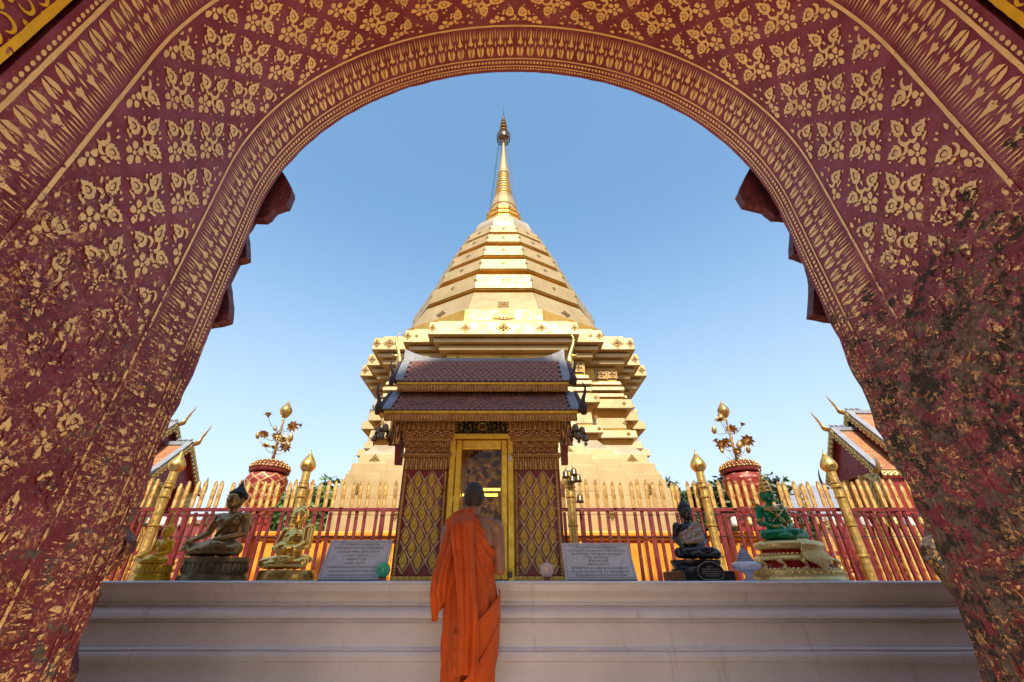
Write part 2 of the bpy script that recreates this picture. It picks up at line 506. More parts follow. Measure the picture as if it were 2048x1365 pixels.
# the worn paint of the gateway: maroon limewash, gold stencil on it, plaster and mould where both are gone
def gate_paint(name, gold=None, metal=.75, edge=0.0, darkened=False):
    k = NT(name); v = k.pos()
    sp = k.n('ShaderNodeSeparateXYZ'); k.l(v, sp.inputs[0])
    x, y, z = sp.outputs
    nA = k.noise(v, 2.6, 7, .62)
    nB = k.noise(v, 10, 8, .66, .3)
    nC = k.noise(v, 48, 6, .62, .4)
    nD = k.noise(v, 130, 4, .6)
    low = k.ramp(z, 2.35, 1.65)                      # heavier wear and darker paint toward the lower piers
    right = k.math('MULTIPLY', k.ramp(x, .9, 1.3), k.ramp(z, 2.9, 1.6))
    col = k.mix(k.ramp(nB, .36, .66), (.205, .028, .046), (.275, .070, .105))
    col = k.mix(k.ramp(nA, .45, .65, 0, .55), col, (.150, .017, .022))
    col = k.mix(k.math('MULTIPLY', k.ramp(k.noise(v, 4.2, 6, .6), .38, .60, .25, .85), low), col, (.125, .010, .017))
    col = k.mix(k.ramp(nC, .62, .74, 0, .45), col, (.30, .11, .11))
    fl = k.math('MULTIPLY', k.ramp(k.noise(v, 62, 5, .7, 1.2), .545, .60), k.math('MULTIPLY', low, k.ramp(nB, .42, .58)))
    col = k.mix(k.math('MULTIPLY', fl, .85), col, (.62, .38, .15))
    if darkened: col = k.mix(k.ramp(nC, .35, .62, .45, .9), col, (.055, .014, .016))  # mixes the paint toward a near black maroon
    rough = k.ramp(nC, .3, .7, .42, .66)
    met = None
    if gold:
        g = k.mix(k.ramp(nB, .3, .7), gold, tuple(c*.78 for c in gold))
        th = k.math('ADD', k.math('MULTIPLY', low, .155), .36)
        th = k.math('ADD', th, k.math('MULTIPLY', right, .035))
        w = k.math('ADD', k.math('MULTIPLY', nC, .55), k.math('ADD', k.math('MULTIPLY', nB, .30), k.math('MULTIPLY', nD, .15)))
        keep = k.ramp(k.math('SUBTRACT', w, th), -.012, .022)
        col = k.mix(keep, col, g)
        met = k.math('MULTIPLY', keep, metal)
        rough = k.math('SUBTRACT', rough, k.math('MULTIPLY', keep, .12))
    # bare plaster
    pb = k.math('ADD', k.math('MULTIPLY', k.noise(v, 19, 8, .68, .6), .66), k.math('MULTIPLY', nA, .34))
    pt = k.math('SUBTRACT', .70-edge, k.math('ADD', k.math('MULTIPLY', low, .12), k.math('MULTIPLY', right, .085)))
    pm = k.ramp(k.math('SUBTRACT', pb, pt), -.006, .016)
    gcol = k.mix(k.ramp(nC, .3, .7), (.15, .12, .10), (.065, .052, .045))
    col = k.mix(pm, col, gcol)
    # black mould
    mb_ = k.math('ADD', k.math('MULTIPLY', k.noise(v, 13, 8, .70, .6), .7), k.math('MULTIPLY', nC, .3))
    mt = k.math('SUBTRACT', .69-edge*.7, k.math('ADD', k.math('MULTIPLY', low, .065), k.math('MULTIPLY', right, .105)))
    mm = k.ramp(k.math('SUBTRACT', mb_, mt), -.01, .022)
    col = k.mix(mm, col, k.mix(k.ramp(nD, .35, .65), (.016, .014, .013), (.05, .045, .042)))
    fl2 = k.math('MULTIPLY', k.ramp(k.noise(v, 38, 6, .72, 1.5), .555, .60), k.math('MULTIPLY', low, k.ramp(k.noise(v, 7, 4), .42, .56)))
    col = k.mix(k.math('MULTIPLY', fl2, .9), col, (.68, .42, .16))
    k.set('Base Color', col)
    any_ = k.math('MAXIMUM', pm, mm)
    if met is not None:
        k.set('Metallic', k.math('MULTIPLY', met, k.math('SUBTRACT', 1.0, any_)))
    k.set('Roughness', k.math('MAXIMUM', rough, k.math('MULTIPLY', any_, .85)))
    h = k.math('SUBTRACT', k.math('MULTIPLY', nC, .35), k.math('MULTIPLY', pm, .8))
    h = k.math('SUBTRACT', h, k.math('MULTIPLY', mm, .35))
    nb = k.bump(h, .55, .006)
    k.bump(nB, .25, .02, nb)
    return k.m
M['gate_red'] = gate_paint('gateway_paint')
M['gate_edge'] = gate_paint('gateway_edge', edge=.0, darkened=True)
M['gate_gold'] = gate_paint('gateway_gold', (.97, .70, .28), .2)
M['gate_lamplit_gold'] = gate_paint('gateway_lamplit_gold', (.92, .58, .02), .3)  # yellower copy of the gold, a lamp's warm glow put into the colour

# ================================================================== ground
g = MB().box(-400, 400, -400, 400, -.3, 0).build('ground', M['ground_bounce_tile'])
tag(g, 'unseen temple courtyard paving, ochre to bounce warm light', None, kind='structure')

# ================================================================== gateway
# vault section: vertical sides at x = -1.22 and 1.37, half-round head, axis along y
GX, GR, GZ = 0.075, 1.295, 2.60          # centre x, radius, springing height
ARC = GR*PI/2
def vault(t, sg, y, off=0.0):
    """t = metres measured from the crown down one side (sg -1 left, 1 right)"""
    r = GR - off
    if t <= ARC:
        a = t/GR
        return (GX + sg*r*math.sin(a), y, GZ + r*math.cos(a)*1.01)
    return (GX + sg*r, y, GZ - (t-ARC))
TMAX = ARC + GZ
gate = thing('painted_gateway', 'maroon plaster archway stencilled with worn gold flowers, framing the court', 'archway', (GX, 1.0, 0))
def edge_y(t, sg):
    low = sst(1.9, 3.2, t)
    return 1.5 + .006*fbm(t*9, sg*3.1) + low*.022*fbm(t*7, sg*5.7, 2.0, 5)
NV = 300
mb = MB()
for sg in (-1, 1):
    mb.grid(lambda u, v, sg=sg: vault(u*TMAX, sg, lerp(.565, edge_y(u*TMAX, sg), v), .0012*fbm(u*TMAX*4, v*4, sg*9.)), NV//2, 24)
lining = mb.build('vault_lining', M['gate_red'], gate, smooth=True)

# --- gold flower stencils: one motif per diamond cell
def poly_flame(cx, cy, ang, s):
    half = [(-.50, .10), (-.40, .30), (-.16, .44), (-.06, .33), (.14, .40), (.22, .26), (.42, .25), (.50, .12)]
    out = [(-.54, 0)] + half + [(.72, 0)] + [(a, -b) for a, b in reversed(half)]
    ca, sa = math.cos(ang), math.sin(ang)
    T = lambda p, k: (cx + s*k*(p[0]*ca - p[1]*sa), cy + s*k*(p[0]*sa + p[1]*ca))
    return [T(p, 1) for p in out], [T(p, .46) for p in out], [T(p, .32) for p in out]
def crescent(cx, cy, r, a0, a1, w, n=9):
    o = []; i_ = []
    for k in range(n+1):
        a = lerp(a0, a1, k/n)
        ww = w*math.sin(PI*clamp(.06 + .9*k/n))**.7
        o.append((cx + (r+ww/2)*math.cos(a), cy + (r+ww/2)*math.sin(a)))
        i_.append((cx + (r-ww/2)*math.cos(a), cy + (r-ww/2)*math.sin(a)))
    return o + i_[::-1]
def petal(cx, cy, ang, L, w, n=5):
    pts = []
    for k in range(n+1):
        t = k/n
        pts.append((t*L, w*math.sin(PI*(.12+.83*t))**.8*(.55+.6*t)))
    full = pts + [(a, -b) for a, b in reversed(pts[1:-1])]
    full = [(L*1.08, 0)] and full
    ca, sa = math.cos(ang), math.sin(ang)
    return [(cx + a*ca - b*sa, cy + a*sa + b*ca) for a, b in full]
def disc(cx, cy, r, n=8, ry=None):
    ry = ry or r
    return [(cx + r*math.cos(2*PI*k/n), cy + ry*math.sin(2*PI*k/n)) for k in range(n)]
def motif_polys(variant):
    P = []                                   # simple polygons
    Rg = []                                  # (outer, inner) rings
    fx, fy = -.22, -.22                      # five petalled flower in the lower corner
    P.append(disc(fx, fy, .046, 8))
    for k in range(5):
        a = R(225) + k*2*PI/5
        P.append(petal(fx + .056*math.cos(a), fy + .056*math.sin(a), a, .160 if k else .20, .080))
    for (cx, cy, a, s) in ((.25, .26, R(45), .335), (-.23, .25, R(128), .31), (.26, -.21, R(-38), .31)):
        o, i_, c = poly_flame(cx, cy, a, s)
        Rg.append((o, i_)); P.append(c)
    if variant == 0:
        P.append(crescent(.10, .06, .125, R(-160), R(40), .085))
        P.append(crescent(-.06, .16, .10, R(-80), R(95), .072))
    else:
        P.append(crescent(.07, .08, .13, R(-175), R(20), .085))
        P.append(crescent(-.10, .10, .085, R(150), R(330), .07))
    P.append(crescent(.13, -.13, .115, R(95), R(265), .075))
    P += [petal(.01, .10, R(45), .11, .034), petal(-.30, .02, R(110), .13, .036), petal(.02, -.28, R(-20), .13, .036), petal(.40, .12, R(60), .07, .03), petal(.12, .40, R(30), .07, .03)]
    P += [petal(.02, .33, R(80), .12, .036), petal(.36, .03, R(10), .11, .03), petal(-.36, .10, R(100), .11, .028), petal(.08, -.34, R(-15), .12, .03),
          petal(-.38, -.02, R(170), .06, .024), petal(.34, -.38, R(-30), .07, .026), petal(-.40, .38, R(140), .06, .024), petal(-.02, -.40, R(-90), .05, .022)]
    return P, Rg
Y0F, Y1F = .785, 1.226
def add_poly(mb, poly, place, lim=True):
    if lim:
        for p in poly:
            q = place(p, True)
            if not (Y0F < q < Y1F): return
    mb.add([place(p) for p in poly], [tuple(range(len(poly)))])
nm = 0
CUR = [0]
for sg in (-1, 1):
    for j in range(0, 40):
        for i in range(-3, 4):
            if (i+j) % 2: continue
            yc = 1.005 + i*.104
            tc = .04 + j*.152
            if tc > TMAX-.35: continue
            pp = R(random.uniform(-3, 3)); jx, jy = random.uniform(-.02, .02), random.uniform(-.02, .02)
            sc = random.uniform(.96, 1.0)
            def place(p, want=False, yc=yc, tc=tc, sg=sg, pp=pp, jx=jx, jy=jy, sc=sc):
                a = sc*(p[0]*math.cos(pp) - p[1]*math.sin(pp)) + jx
                b = sc*(p[0]*math.sin(pp) + p[1]*math.cos(pp)) + jy
                a += .016*mn.noise(Vector((a*9+tc*31, b*9, yc*17+sg)))
                b += .016*mn.noise(Vector((a*9, b*9+tc*29, yc*13+5+sg)))
                y = yc + (a-b)*.104
                if want: return y
                t = tc - (a+b)*.152
                return vault(max(t, 0), sg, y, .0018 + .00011*CUR[0])
            m_ = MB()
            P, Rg = motif_polys(random.randint(0, 1))
            for qi, q in enumerate(P):
                CUR[0] = qi; add_poly(m_, q, place)
            for ri, (o, i_) in enumerate(Rg):
                CUR[0] = len(P)+ri
                ys = [place(p, True) for p in o]
                if min(ys) < Y0F or max(ys) > Y1F: continue
                n = len(o)
                m_.add([place(p) for p in o] + [place(p) for p in i_], [(k, (k+1) % n, (k+1) % n+n, k+n) for k in range(n)])
            if len(m_.f) < 14: continue
            m_.build('flower_motif', M['gate_gold'], lining, fix=False)
            nm += 1

# --- leaf borders, bead rows and lines on both sides of the flower field
def line_strip(mb, y, w, off=.0024, amp=.0012):
    for sg in (-1, 1):
        n = 150
        for k in range(n):
            t0, t1 = k/n*(TMAX-.25), (k+1)/n*(TMAX-.25)
            def e(t, s): return y + s*w/2 + amp*mn.noise(Vector((t*34, s*7, sg*5+y*20)))
            mb.add([vault(t0, sg, e(t0, -1), off), vault(t1, sg, e(t1, -1), off), vault(t1, sg, e(t1, 1), off), vault(t0, sg, e(t0, 1), off)], [(0, 1, 2, 3)])
def band(mb, ybase, ytip, per, off=.0022):
    """upright lotus leaves: petals stand on ybase, spears point at ytip"""
    H = ytip-ybase
    for sg in (-1, 1):
        n = int((TMAX-.3)/per)
        for k in range(n):
            tc = (k+.5)*per
            jit = random.uniform(-.05, .05)
            def pl(p):
                w_ = .035*mn.noise(Vector((tc*40+p[0]*6, p[1]*7, sg*3+ybase)))
                return vault(max(tc + (p[0]+jit+w_)*per, 0), sg, ybase + (p[1]+w_*.4)*H, off)
            def ad(poly): mb.add([pl(p) for p in poly], [tuple(range(len(poly)))])
            ad([(-.07, .06), (-.27, .13), (-.36, .26), (-.30, .36), (-.20, .40), (-.12, .30), (-.05, .18)])
            ad([(.07, .06), (.05, .18), (.12, .30), (.20, .40), (.30, .36), (.36, .26), (.27, .13)])
            ad([(0, .22), (-.05, .30), (0, .40), (.05, .30)])
            r1, r2, r3 = [random.uniform(-.02, .02) for _ in range(3)]
            ad([(0, .44), (-.13, .50), (-.26, .48), (-.21, .56), (-.12, .60+r1), (-.09, .68), (-.05, .80), (0, .95+r2), (.05, .80), (.09, .68), (.12, .60+r3), (.21, .56), (.26, .48), (.13, .50)])
            for s_ in (-1, 1):
                ad([(s_*.27, .63), (s_*.22, .74), (s_*.25, .93+r1), (s_*.30, .74)])
            ad([(.5, .38), (.43, .45), (.45, .52), (.5, .60), (.55, .52), (.57, .45)])
            ad([(.5, .64), (.455, .73), (.47, .84), (.5, .97+r2), (.53, .84), (.545, .73)])
def beads(mb, y, per, rw, rl, off=.0024):
    for sg in (-1, 1):
        for k in range(int((TMAX-.3)/per)):
            tc = (k+.5)*per
            s_ = random.uniform(.85, 1.08)
            mb.add([vault(max(tc + rl*s_*math.cos(a), 0), sg, y + rw*s_*math.sin(a), off) for a in [2*PI*q/9 for q in range(9)]], [tuple(range(9))])
mb = MB(); line_strip(mb, .775, .012); line_strip(mb, 1.237, .009); line_strip(mb, .603, .012); line_strip(mb, 1.418, .007); line_strip(mb, 1.462, .006)
tag(mb.build('gold_line', M['gate_gold'], lining, fix=False), kind='stuff')
mb = MB(); band(mb, .606, .768, .064); 
tag(mb.build('gold_leaf_border', M['gate_gold'], lining, fix=False), kind='stuff')
mb = MB(); band(mb, 1.416, 1.243, .062)
tag(mb.build('gold_leaf_border', M['gate_gold'], lining, fix=False), kind='stuff')
mb = MB(); beads(mb, .586, .026, .006, .0095); beads(mb, 1.440, .022, .008, .008)
beads(mb, 1.478, .018, .006, .006)
tag(mb.build('gold_bead_row', M['gate_gold'], lining, fix=False), kind='stuff')

# --- inner (camera side) arch lining with lamp glow put into its yellow gold, set off by a groove
mb = MB()
for sg in (-1, 1):
    mb.grid(lambda u, v, sg=sg: vault(u*TMAX, sg, lerp(-.9, .548, v), .006), NV//2, 10)
    mb.grid(lambda u, v, sg=sg: vault(u*TMAX, sg, .548 + .001*v, lerp(.006, -.06, v)), NV//2, 2)
    mb.grid(lambda u, v, sg=sg: vault(u*TMAX, sg, .566 - .001*v, lerp(.0, -.06, v)), NV//2, 2)
    mb.grid(lambda u, v, sg=sg: vault(u*TMAX, sg, lerp(.5475, .5665, v), -.055), NV//2, 1)
inner = mb.build('inner_arch_lining', M['gate_red'], gate, smooth=True)
mb = MB(); line_strip(mb, .534, .02, .0155)
tag(mb.build('gold_line', M['gate_lamplit_gold'], inner, fix=False), kind='stuff')
mb = MB()
for sg in (-1, 1):
    for j in range(34):
        for i in range(4):
            yc = .452 - i*.145; tc = .08 + (j + (i % 2)*.5)*.145
            if tc > TMAX-.4: continue
            def place2(p, lay, yc=yc, tc=tc, sg=sg):
                return vault(max(tc - p[1]*.168, 0), sg, yc + p[0]*.168, lay)
            a0 = random.uniform(0, 1)
            polys = [disc(0, 0, .05)] + [petal(.07*math.cos(a0+k*PI/2), .07*math.sin(a0+k*PI/2), a0+k*PI/2, .16, .075) for k in range(4)]
            polys += [crescent(-.25, .28, .13, R(20+90*a0), R(250), .06), crescent(.27, .26, .11, R(-120), R(110), .055), crescent(-.26, -.26, .12, R(60), R(290), .06), crescent(.28, -.27, .12, R(-60), R(170), .06)]
            polys += [petal(-.02, .34, R(75), .13, .05), petal(.36, .02, R(0), .12, .05), petal(-.36, .0, R(180), .1, .045), petal(.02, -.34, R(-90), .12, .05), petal(-.42, .40, R(120), .09, .04), petal(.42, -.42, R(-45), .09, .04)]
            for qi, q in enumerate(polys):
                lay = .0112+.00013*qi+.002*((i+j) % 2)
                mb.add([place2(p, lay) for p in q], [tuple(range(len(q)))])
tag(mb.build('lamplit_flower_stencil', M['gate_lamplit_gold'], inner, fix=False), kind='stuff')

# --- far facade with its cusped (naga scale) opening, behind the vault edge
cl = [(-1.28, 2.094), (-1.182, 1.937), (-1.141, 1.853), (-1.147, 1.76), (-1.202, 1.734), (-1.237, 1.66), (-1.299, 1.66), (-1.313, 1.585), (-1.245, 1.401), (-1.293, 1.382), (-1.303, 1.265), (-1.242, 1.126), (-1.221, 1.033), (-1.33, 1.01),
      (-1.335, .5), (-1.33, .27), (-1.315, .19), (-1.268, .150), (-1.262, .115), (-1.29, .075), (-1.335, .03), (-1.315, -.01), (-1.33, -.12), (-1.31, -.17), (-1.285, -.215), (-1.31, -.30), (-1.33, -.36), (-1.33, -1.0)]
cr = [(1.448, 2.142), (1.341, 1.983), (1.27, 1.857), (1.281, 1.771), (1.38, 1.737), (1.408, 1.682), (1.476, 1.675), (1.482, 1.599), (1.415, 1.427), (1.481, 1.388), (1.457, 1.256), (1.379, 1.063), (1.49, 1.04),
      (1.50, .5), (1.49, .22), (1.46, .16), (1.428, .130), (1.426, .09), (1.45, .03), (1.47, -.02), (1.46, -.13), (1.455, -.18), (1.435, -.23), (1.465, -.32), (1.49, -.40), (1.49, -1.0)]
arch = []
for k in range(1, 24):
    a = lerp(R(158), R(22), k/24)
    arch.append((.08 + 1.475*math.cos(a), 1.60 + 1.54*math.sin(a)))
def rough_pts(P, n=3):
    out = []
    for a, b in zip(P, P[1:]):
        for k in range(n):
            t = k/n
            x, z = lerp(a[0], b[0], t), lerp(a[1], b[1], t)
            out.append((x + .006*fbm(x*30, z*30), z + .006*fbm(x*30+9, z*30)))
    return out + [P[-1]]
inner_pts = [(x, z+1.0) for x, z in rough_pts(cl[::-1] + arch + cr)]
X0, X1, ZT = -2.05, 2.20, 5.4
outer_pts = []
for x, z in inner_pts:
    dx, dz = x-GX, z-1.6
    ts = []
    if dx < 0: ts.append((X0-GX)/dx)
    if dx > 0: ts.append((X1-GX)/dx)
    if dz > 0: ts.append((ZT-1.6)/dz)
    if dz < 0: ts.append((0-1.6)/dz)
    t = min(q for q in ts if q > 0)
    outer_pts.append((GX+dx*t, 1.6+dz*t))
n = len(inner_pts)
ya, yb = 1.575, 1.62
v = [(x, ya, z) for x, z in inner_pts] + [(x, yb, z) for x, z in inner_pts] + [(x, ya, z) for x, z in outer_pts] + [(x, yb, z) for x, z in outer_pts]
f = []
for k in range(n-1):
    f += [(k, k+1, n+k+1, n+k), (k, 2*n+k, 2*n+k+1, k+1), (n+k, n+k+1, 3*n+k+1, 3*n+k), (2*n+k, 3*n+k, 3*n+k+1, 2*n+k+1)]
MB().add(v, f).build('cusped_facade', M['gate_edge'], gate)
mb = MB()
mb.box(-2.05, -1.62, -.9, 1.51, 0, 4.9); mb.box(1.77, 2.2, -.9, 1.51, 0, 4.9); mb.box(-2.05, 2.2, -.9, 1.51, 4.05, 4.9)
mb.build('pier_core', M['gate_red'], gate)
mb = MB()
mb.prism([(-2.5, 4.92), (2.65, 4.92), (1.3, 5.7), (.075, 7.0), (-1.15, 5.7)], -1.1, 1.8)
mb.build('gable_roof', M['tile'], gate)
# rear edge strips that close the wall between lining and core
mb = MB()
for sg in (-1, 1):
    for yy in (-.898,):
        mb.grid(lambda u, v, sg=sg, yy=yy: vault(u*TMAX, sg, yy, lerp(.0, -.42, v)), 60, 1)
mb.build('rear_facade', M['gate_red'], gate)

# gallery walls on both sides of the gateway (unseen; roof raised to shade the altar statues)
for nm_, xa, xb, lab in (('shade_gallery_wall', -14, -2.07, 'unseen maroon gallery wall with roof raised for shade, adjoining the gateway beside the small gold buddha'), ('shade_gallery_wall', 2.22, 14, 'unseen maroon gallery wall with roof raised for shade, adjoining the gateway beside the green buddha')):
    gw = thing(nm_, lab, 'wall', ((xa+xb)/2, 1.0, 0), group=None)
    MB().box(xa, xb, .7, 1.3, 0, 4.3).build('wall_body', M['maroon_wall'], gw)
    MB().prism([(.1, 4.3), (1.9, 4.3), (1.0, 5.2)], xa, xb, 'x').build('roof', M['tile'], gw)

# ================================================================== altar wall
wall = thing('altar_wall', 'long moulded whitewashed altar wall carrying the statues', 'wall', (0, 4.2, 0))
def course(name, prof, x0=-6.6, x1=6.8, m='wall_white'):
    """extrude a (y, z) profile along x with slight waviness"""
    mb = MB(); nx = 90
    def fn(u, v):
        k = v*(len(prof)-1); i = min(int(k+1e-6), len(prof)-2); t = k-i
        x = lerp(x0, x1, u)
        y = lerp(prof[i][0], prof[i+1][0], t); z = lerp(prof[i][1], prof[i+1][1], t)
        return (x, y + .0025*fbm(x*1.3, z*6), z + .0012*fbm(x*1.1, y*3+7))
    mb.grid(fn, nx, len(prof)-1)
    return mb.build(name, M[m], wall, auto=35, fix=False)
def arcp(y0, z0, y1, z1, bulge, n=7):
    out = []
    for k in range(n+1):
        t = k/n
        out.append((lerp(y0, y1, t) - bulge*math.sin(PI*t), lerp(z0, z1, t)))
    return out
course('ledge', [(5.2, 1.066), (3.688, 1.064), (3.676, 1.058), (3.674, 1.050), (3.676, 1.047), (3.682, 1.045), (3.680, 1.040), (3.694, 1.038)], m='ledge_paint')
course('frieze', [(3.694, 1.038), (3.694, .998), (3.706, .993), (3.710, .988)])
course('cavetto', arcp(3.710, .988, 3.775, .922, -.022, 9))
course('fillet', [(3.775, .922), (3.752, .918), (3.750, .908), (3.762, .904)])
course('ovolo', arcp(3.762, .904, 3.700, .838, .018, 9) + [(3.700, .828), (3.735, .822), (3.752, .812), (3.752, .800), (3.728, .795), (3.728, .785)])
course('dado', [(3.728, .785), (3.728, .652)])
course('base_bead', arcp(3.728, .652, 3.722, .632, .016, 6) + [(3.700, .622), (3.694, .600), (3.700, .575), (3.722, .565), (3.722, .40), (3.66, .36), (3.66, .0)])
MB().box(-6.6, 6.8, 3.84, 5.2, 0, 1.05).build('core', M['wall_white'], wall)

# ================================================================== chedi
CH = thing('golden_chedi', 'tall gold clad stepped chedi with ringed spire behind the shrine', 'chedi', (0, 12, 0))
Q = [(1.71, 3.85), (1.71, 3.5), (2.33, 3.5), (2.33, 3.15), (3.15, 3.15), (3.15, 2.33), (3.5, 2.33), (3.5, 1.71), (3.85, 1.71)]
def plan(S):
    d = S-3.85
    q = [(x+d, y+d) for x, y in Q]
    out = []
    for k in range(4):
        c, s_ = (1, 0, -1, 0)[k], (0, 1, 0, -1)[k]
        # walk each quadrant anticlockwise
        for x, y in reversed(q):
            out.append((x*c - y*s_, x*s_ + y*c))
    return out
def slab(name, z0, z1, S0, S1, m, par=None, bevel=.012):
    a, b = plan(S0), plan(S1)
    n = len(a)
    v = [(x, y, z0+1) for x, y in a] + [(x, y, z1+1) for x, y in b]
    f = [tuple(range(n-1, -1, -1)), tuple(range(n, 2*n))] + [(i, (i+1) % n, (i+1) % n+n, i+n) for i in range(n)]
    o = MB().add(v, f).build(name, M[m], par or CH, local=True)
    if bevel: bev(o, bevel, 2)
    return o
slab('plinth', -1, .74, 4.02, 4.0, 'plinth_orange')
slab('plinth_moulding', .742, .80, 4.05, 4.09, 'plinth_orange')
slab('plinth_moulding', .802, .88, 4.12, 4.10, 'plinth_orange')
slab('base_wall', .882, 1.55, 3.96, 3.94, 'chedi')
slab('base_wall', 1.552, 2.05, 3.92, 3.90, 'chedi')
slab('base_step', 2.052, 2.28, 3.84, 3.83, 'chedi')
slab('base_step', 2.282, 2.50, 3.75, 3.73, 'chedi')
slab('weathered_slope', 2.502, 2.76, 3.70, 3.50, 'chedi_grey')
slab('fillet', 2.762, 2.87, 3.52, 3.55, 'chedi_bounce')
slab('course', 2.872, 3.05, 3.64, 3.62, 'chedi')
slab('fillet', 3.052, 3.13, 3.52, 3.46, 'chedi_bounce')
slab('course', 3.132, 3.40, 3.47, 3.46, 'chedi')
slab('fillet', 3.402, 3.47, 3.46, 3.50, 'chedi_bounce')
slab('fillet', 3.472, 3.555, 3.50, 3.54, 'chedi_bounce')
slab('course', 3.557, 3.78, 3.64, 3.63, 'chedi')
slab('fillet', 3.782, 3.88, 3.52, 3.46, 'chedi_bounce')
slab('fillet', 3.882, 3.98, 3.52, 3.51, 'chedi')
slab('fillet', 3.982, 4.04, 3.42, 3.42, 'chedi_bounce')
slab('fillet', 4.042, 4.14, 3.54, 3.53, 'chedi')
slab('fillet', 4.142, 4.20, 3.44, 3.44, 'chedi_bounce')
slab('fillet', 4.202, 4.30, 3.50, 3.48, 'chedi')
slab('neck', 4.302, 4.69, 3.42, 3.44, 'chedi_bounce')
slab('fillet', 4.692, 4.78, 3.60, 3.62, 'chedi')
slab('fillet', 4.782, 4.83, 3.60, 3.60, 'chedi_bounce')
slab('fillet', 4.832, 4.92, 3.72, 3.73, 'chedi')
slab('fillet', 4.922, 4.955, 3.70, 3.70, 'chedi_bounce')
slab('cornice', 4.957, 5.30, 3.85, 3.83, 'chedi', bevel=.016)
slab('cornice_step', 5.302, 5.44, 3.70, 3.66, 'chedi')

# relief plaques: a square set on its corner with four petals
def ornament_mesh(name, kind):
    mb = MB()
    if kind == 'diamond':
        out = [(0, -1), (.36, -.52), (.52, -.36), (1, 0), (.52, .36), (.36, .52), (0, 1), (-.36, .52), (-.52, .36), (-1, 0), (-.52, -.36), (-.36, -.52)]
    elif kind == 'square':
        out = [(-.8, -.8), (0, -.72), (.8, -.8), (.72, 0), (.8, .8), (0, .72), (-.8, .8), (-.72, 0)]
    else:
        out = [(-1.3, -.6), (0, -.68), (1.3, -.6), (.75, -.1), (.4, .35), (0, .95), (-.4, .35), (-.75, -.1)]
    n = len(out)
    v = [(x, .02, z) for x, z in out] + [(x, -.09, z) for x, z in out] + [(x*.74, -.09, z*.74) for x, z in out] + [(x*.70, -.03, z*.70) for x, z in out]
    f = []
    for i in range(n):
        k = (i+1) % n
        for a in (0, n, 2*n): f.append((a+i, a+k, a+n+k, a+n+i))
    f.append(tuple(3*n+i for i in range(n)))
    mb.add(v, f)
    for k in range(4):
        a = k*PI/2
        s_ = 1.25 if (kind == 'triangle' and k in (0, 2)) else 1
        mb.ell((.34*s_*math.cos(a), -.06, .34*math.sin(a)-(0.25 if kind == 'triangle' else 0)), (.19, .10, .19), 8, 5)
    mb.ell((0, -.08, -.25 if kind == 'triangle' else 0), (.15, .13, .15), 8, 5)
    return mb.mesh(name, M['ornament'])
ORN = {k: ornament_mesh('ornament', k) for k in ('diamond', 'square', 'triangle')}
def orn(kind, x, depth, z, s, sx=1.0, az=0.0, tilt=0.0, zb=1.0):
    """hang a plaque on a face whose outward direction is turned az from the front"""
    p = Matrix.Rotation(az, 3, 'Z') @ Vector((x, -depth, z+zb))
    o = link('ornament', ORN[kind], CH, p, (-tilt, 0, az), (s*sx, s, s))
    return o
for z, S, big, sm in ((5.13, 3.845, .155, .12), (3.67, 3.64, .055, .05), (2.96, 3.635, .055, .05), (3.27, 3.47, .07, .06)):
    d = S-3.85
    if big > .1:
        orn('diamond', 0, S, z, .17)
        for x in (-1, 1): orn('diamond', x*.86, S, z, .13)
    for x in (-1, 1):
        orn('diamond', x*(1.71+d-.10 if big > .1 else 1.3), S, z, big*.8 if big > .1 else sm, .7)
        orn('diamond', x*2.03, S-.35, z, .055)
        if big > .1: orn('diamond', x*(2.33+d-.09), S-.35, z, .12, .7)
        orn('diamond', x*2.74, S-.70, z, .15 if big > .1 else .055)
        if big > .1:
            orn('diamond', x*(3.15+d-.10), S-.70, z, .125, .75)
            orn('diamond', x*(3.5+d-.12), S-1.52, z, .12, .8)
            orn('diamond', x*(3.85+d-.12), S-2.14, z, .12, .8)
for x in (0, -1.05, 1.05):
    orn('triangle', x, 3.44, 4.5, .15)
for x in (-1, 1):
    orn('square', x*2.35, 2.75, 4.5, .17, 1.1); orn('square', x*2.62, 2.75, 4.5, .15); orn('square', x*1.75, 3.10, 4.5, .16)
    orn('square', x*2.98, 1.93, 4.5, .15, .8); orn('square', x*3.33, 1.31, 4.5, .14, .8)
    for zz, xx in ((1.7, 1.1), (1.2, 2.0), (1.75, 2.9), (1.25, .4)):
        orn('diamond', x*xx, 3.95-(.35 if xx > 1.75 else 0)-(.35 if xx > 2.4 else 0), zz, .10)
    orn('triangle', x*1.25, 3.74, 2.40, .10); orn('triangle', x*2.7, 3.04, 2.40, .10)
# medallion rosettes on the neck corners

# twelve sided tiers, each facet a separate sheet
T15 = math.tan(R(15))
def facet_mesh(name, z0, z1, a0, a1, m, th=.05, gap=.006):
    h0, h1 = a0*T15-gap, a1*T15-gap
    v = [(-h0, -a0, z0), (h0, -a0, z0), (h1, -a1, z1), (-h1, -a1, z1)]
    v += [(x*(1-th/a0), y+th, z) for x, y, z in v]
    f = [(0, 1, 2, 3), (7, 6, 5, 4), (0, 4, 5, 1), (1, 5, 6, 2), (2, 6, 7, 3), (3, 7, 4, 0)]
    return MB().add(v, f).mesh(name, M[m])
def ring12(name, prof, m):
    """solid twelve sided core"""
    mb = MB()
    mb.lathe([(r/math.cos(R(15)), z+1) for r, z in prof], n=12, ph=R(15))
    return mb.build(name, M[m], CH, local=True)
tiers = [(7.01, 2.88), (7.98, 2.519), (8.76, 2.228), (9.56, 1.953), (10.26, 1.669)]
ring12('lower_body', [(3.50, 5.43), (3.46, 5.9), (3.20, 6.1), (2.70, 6.98)], 'chedi_bounce')
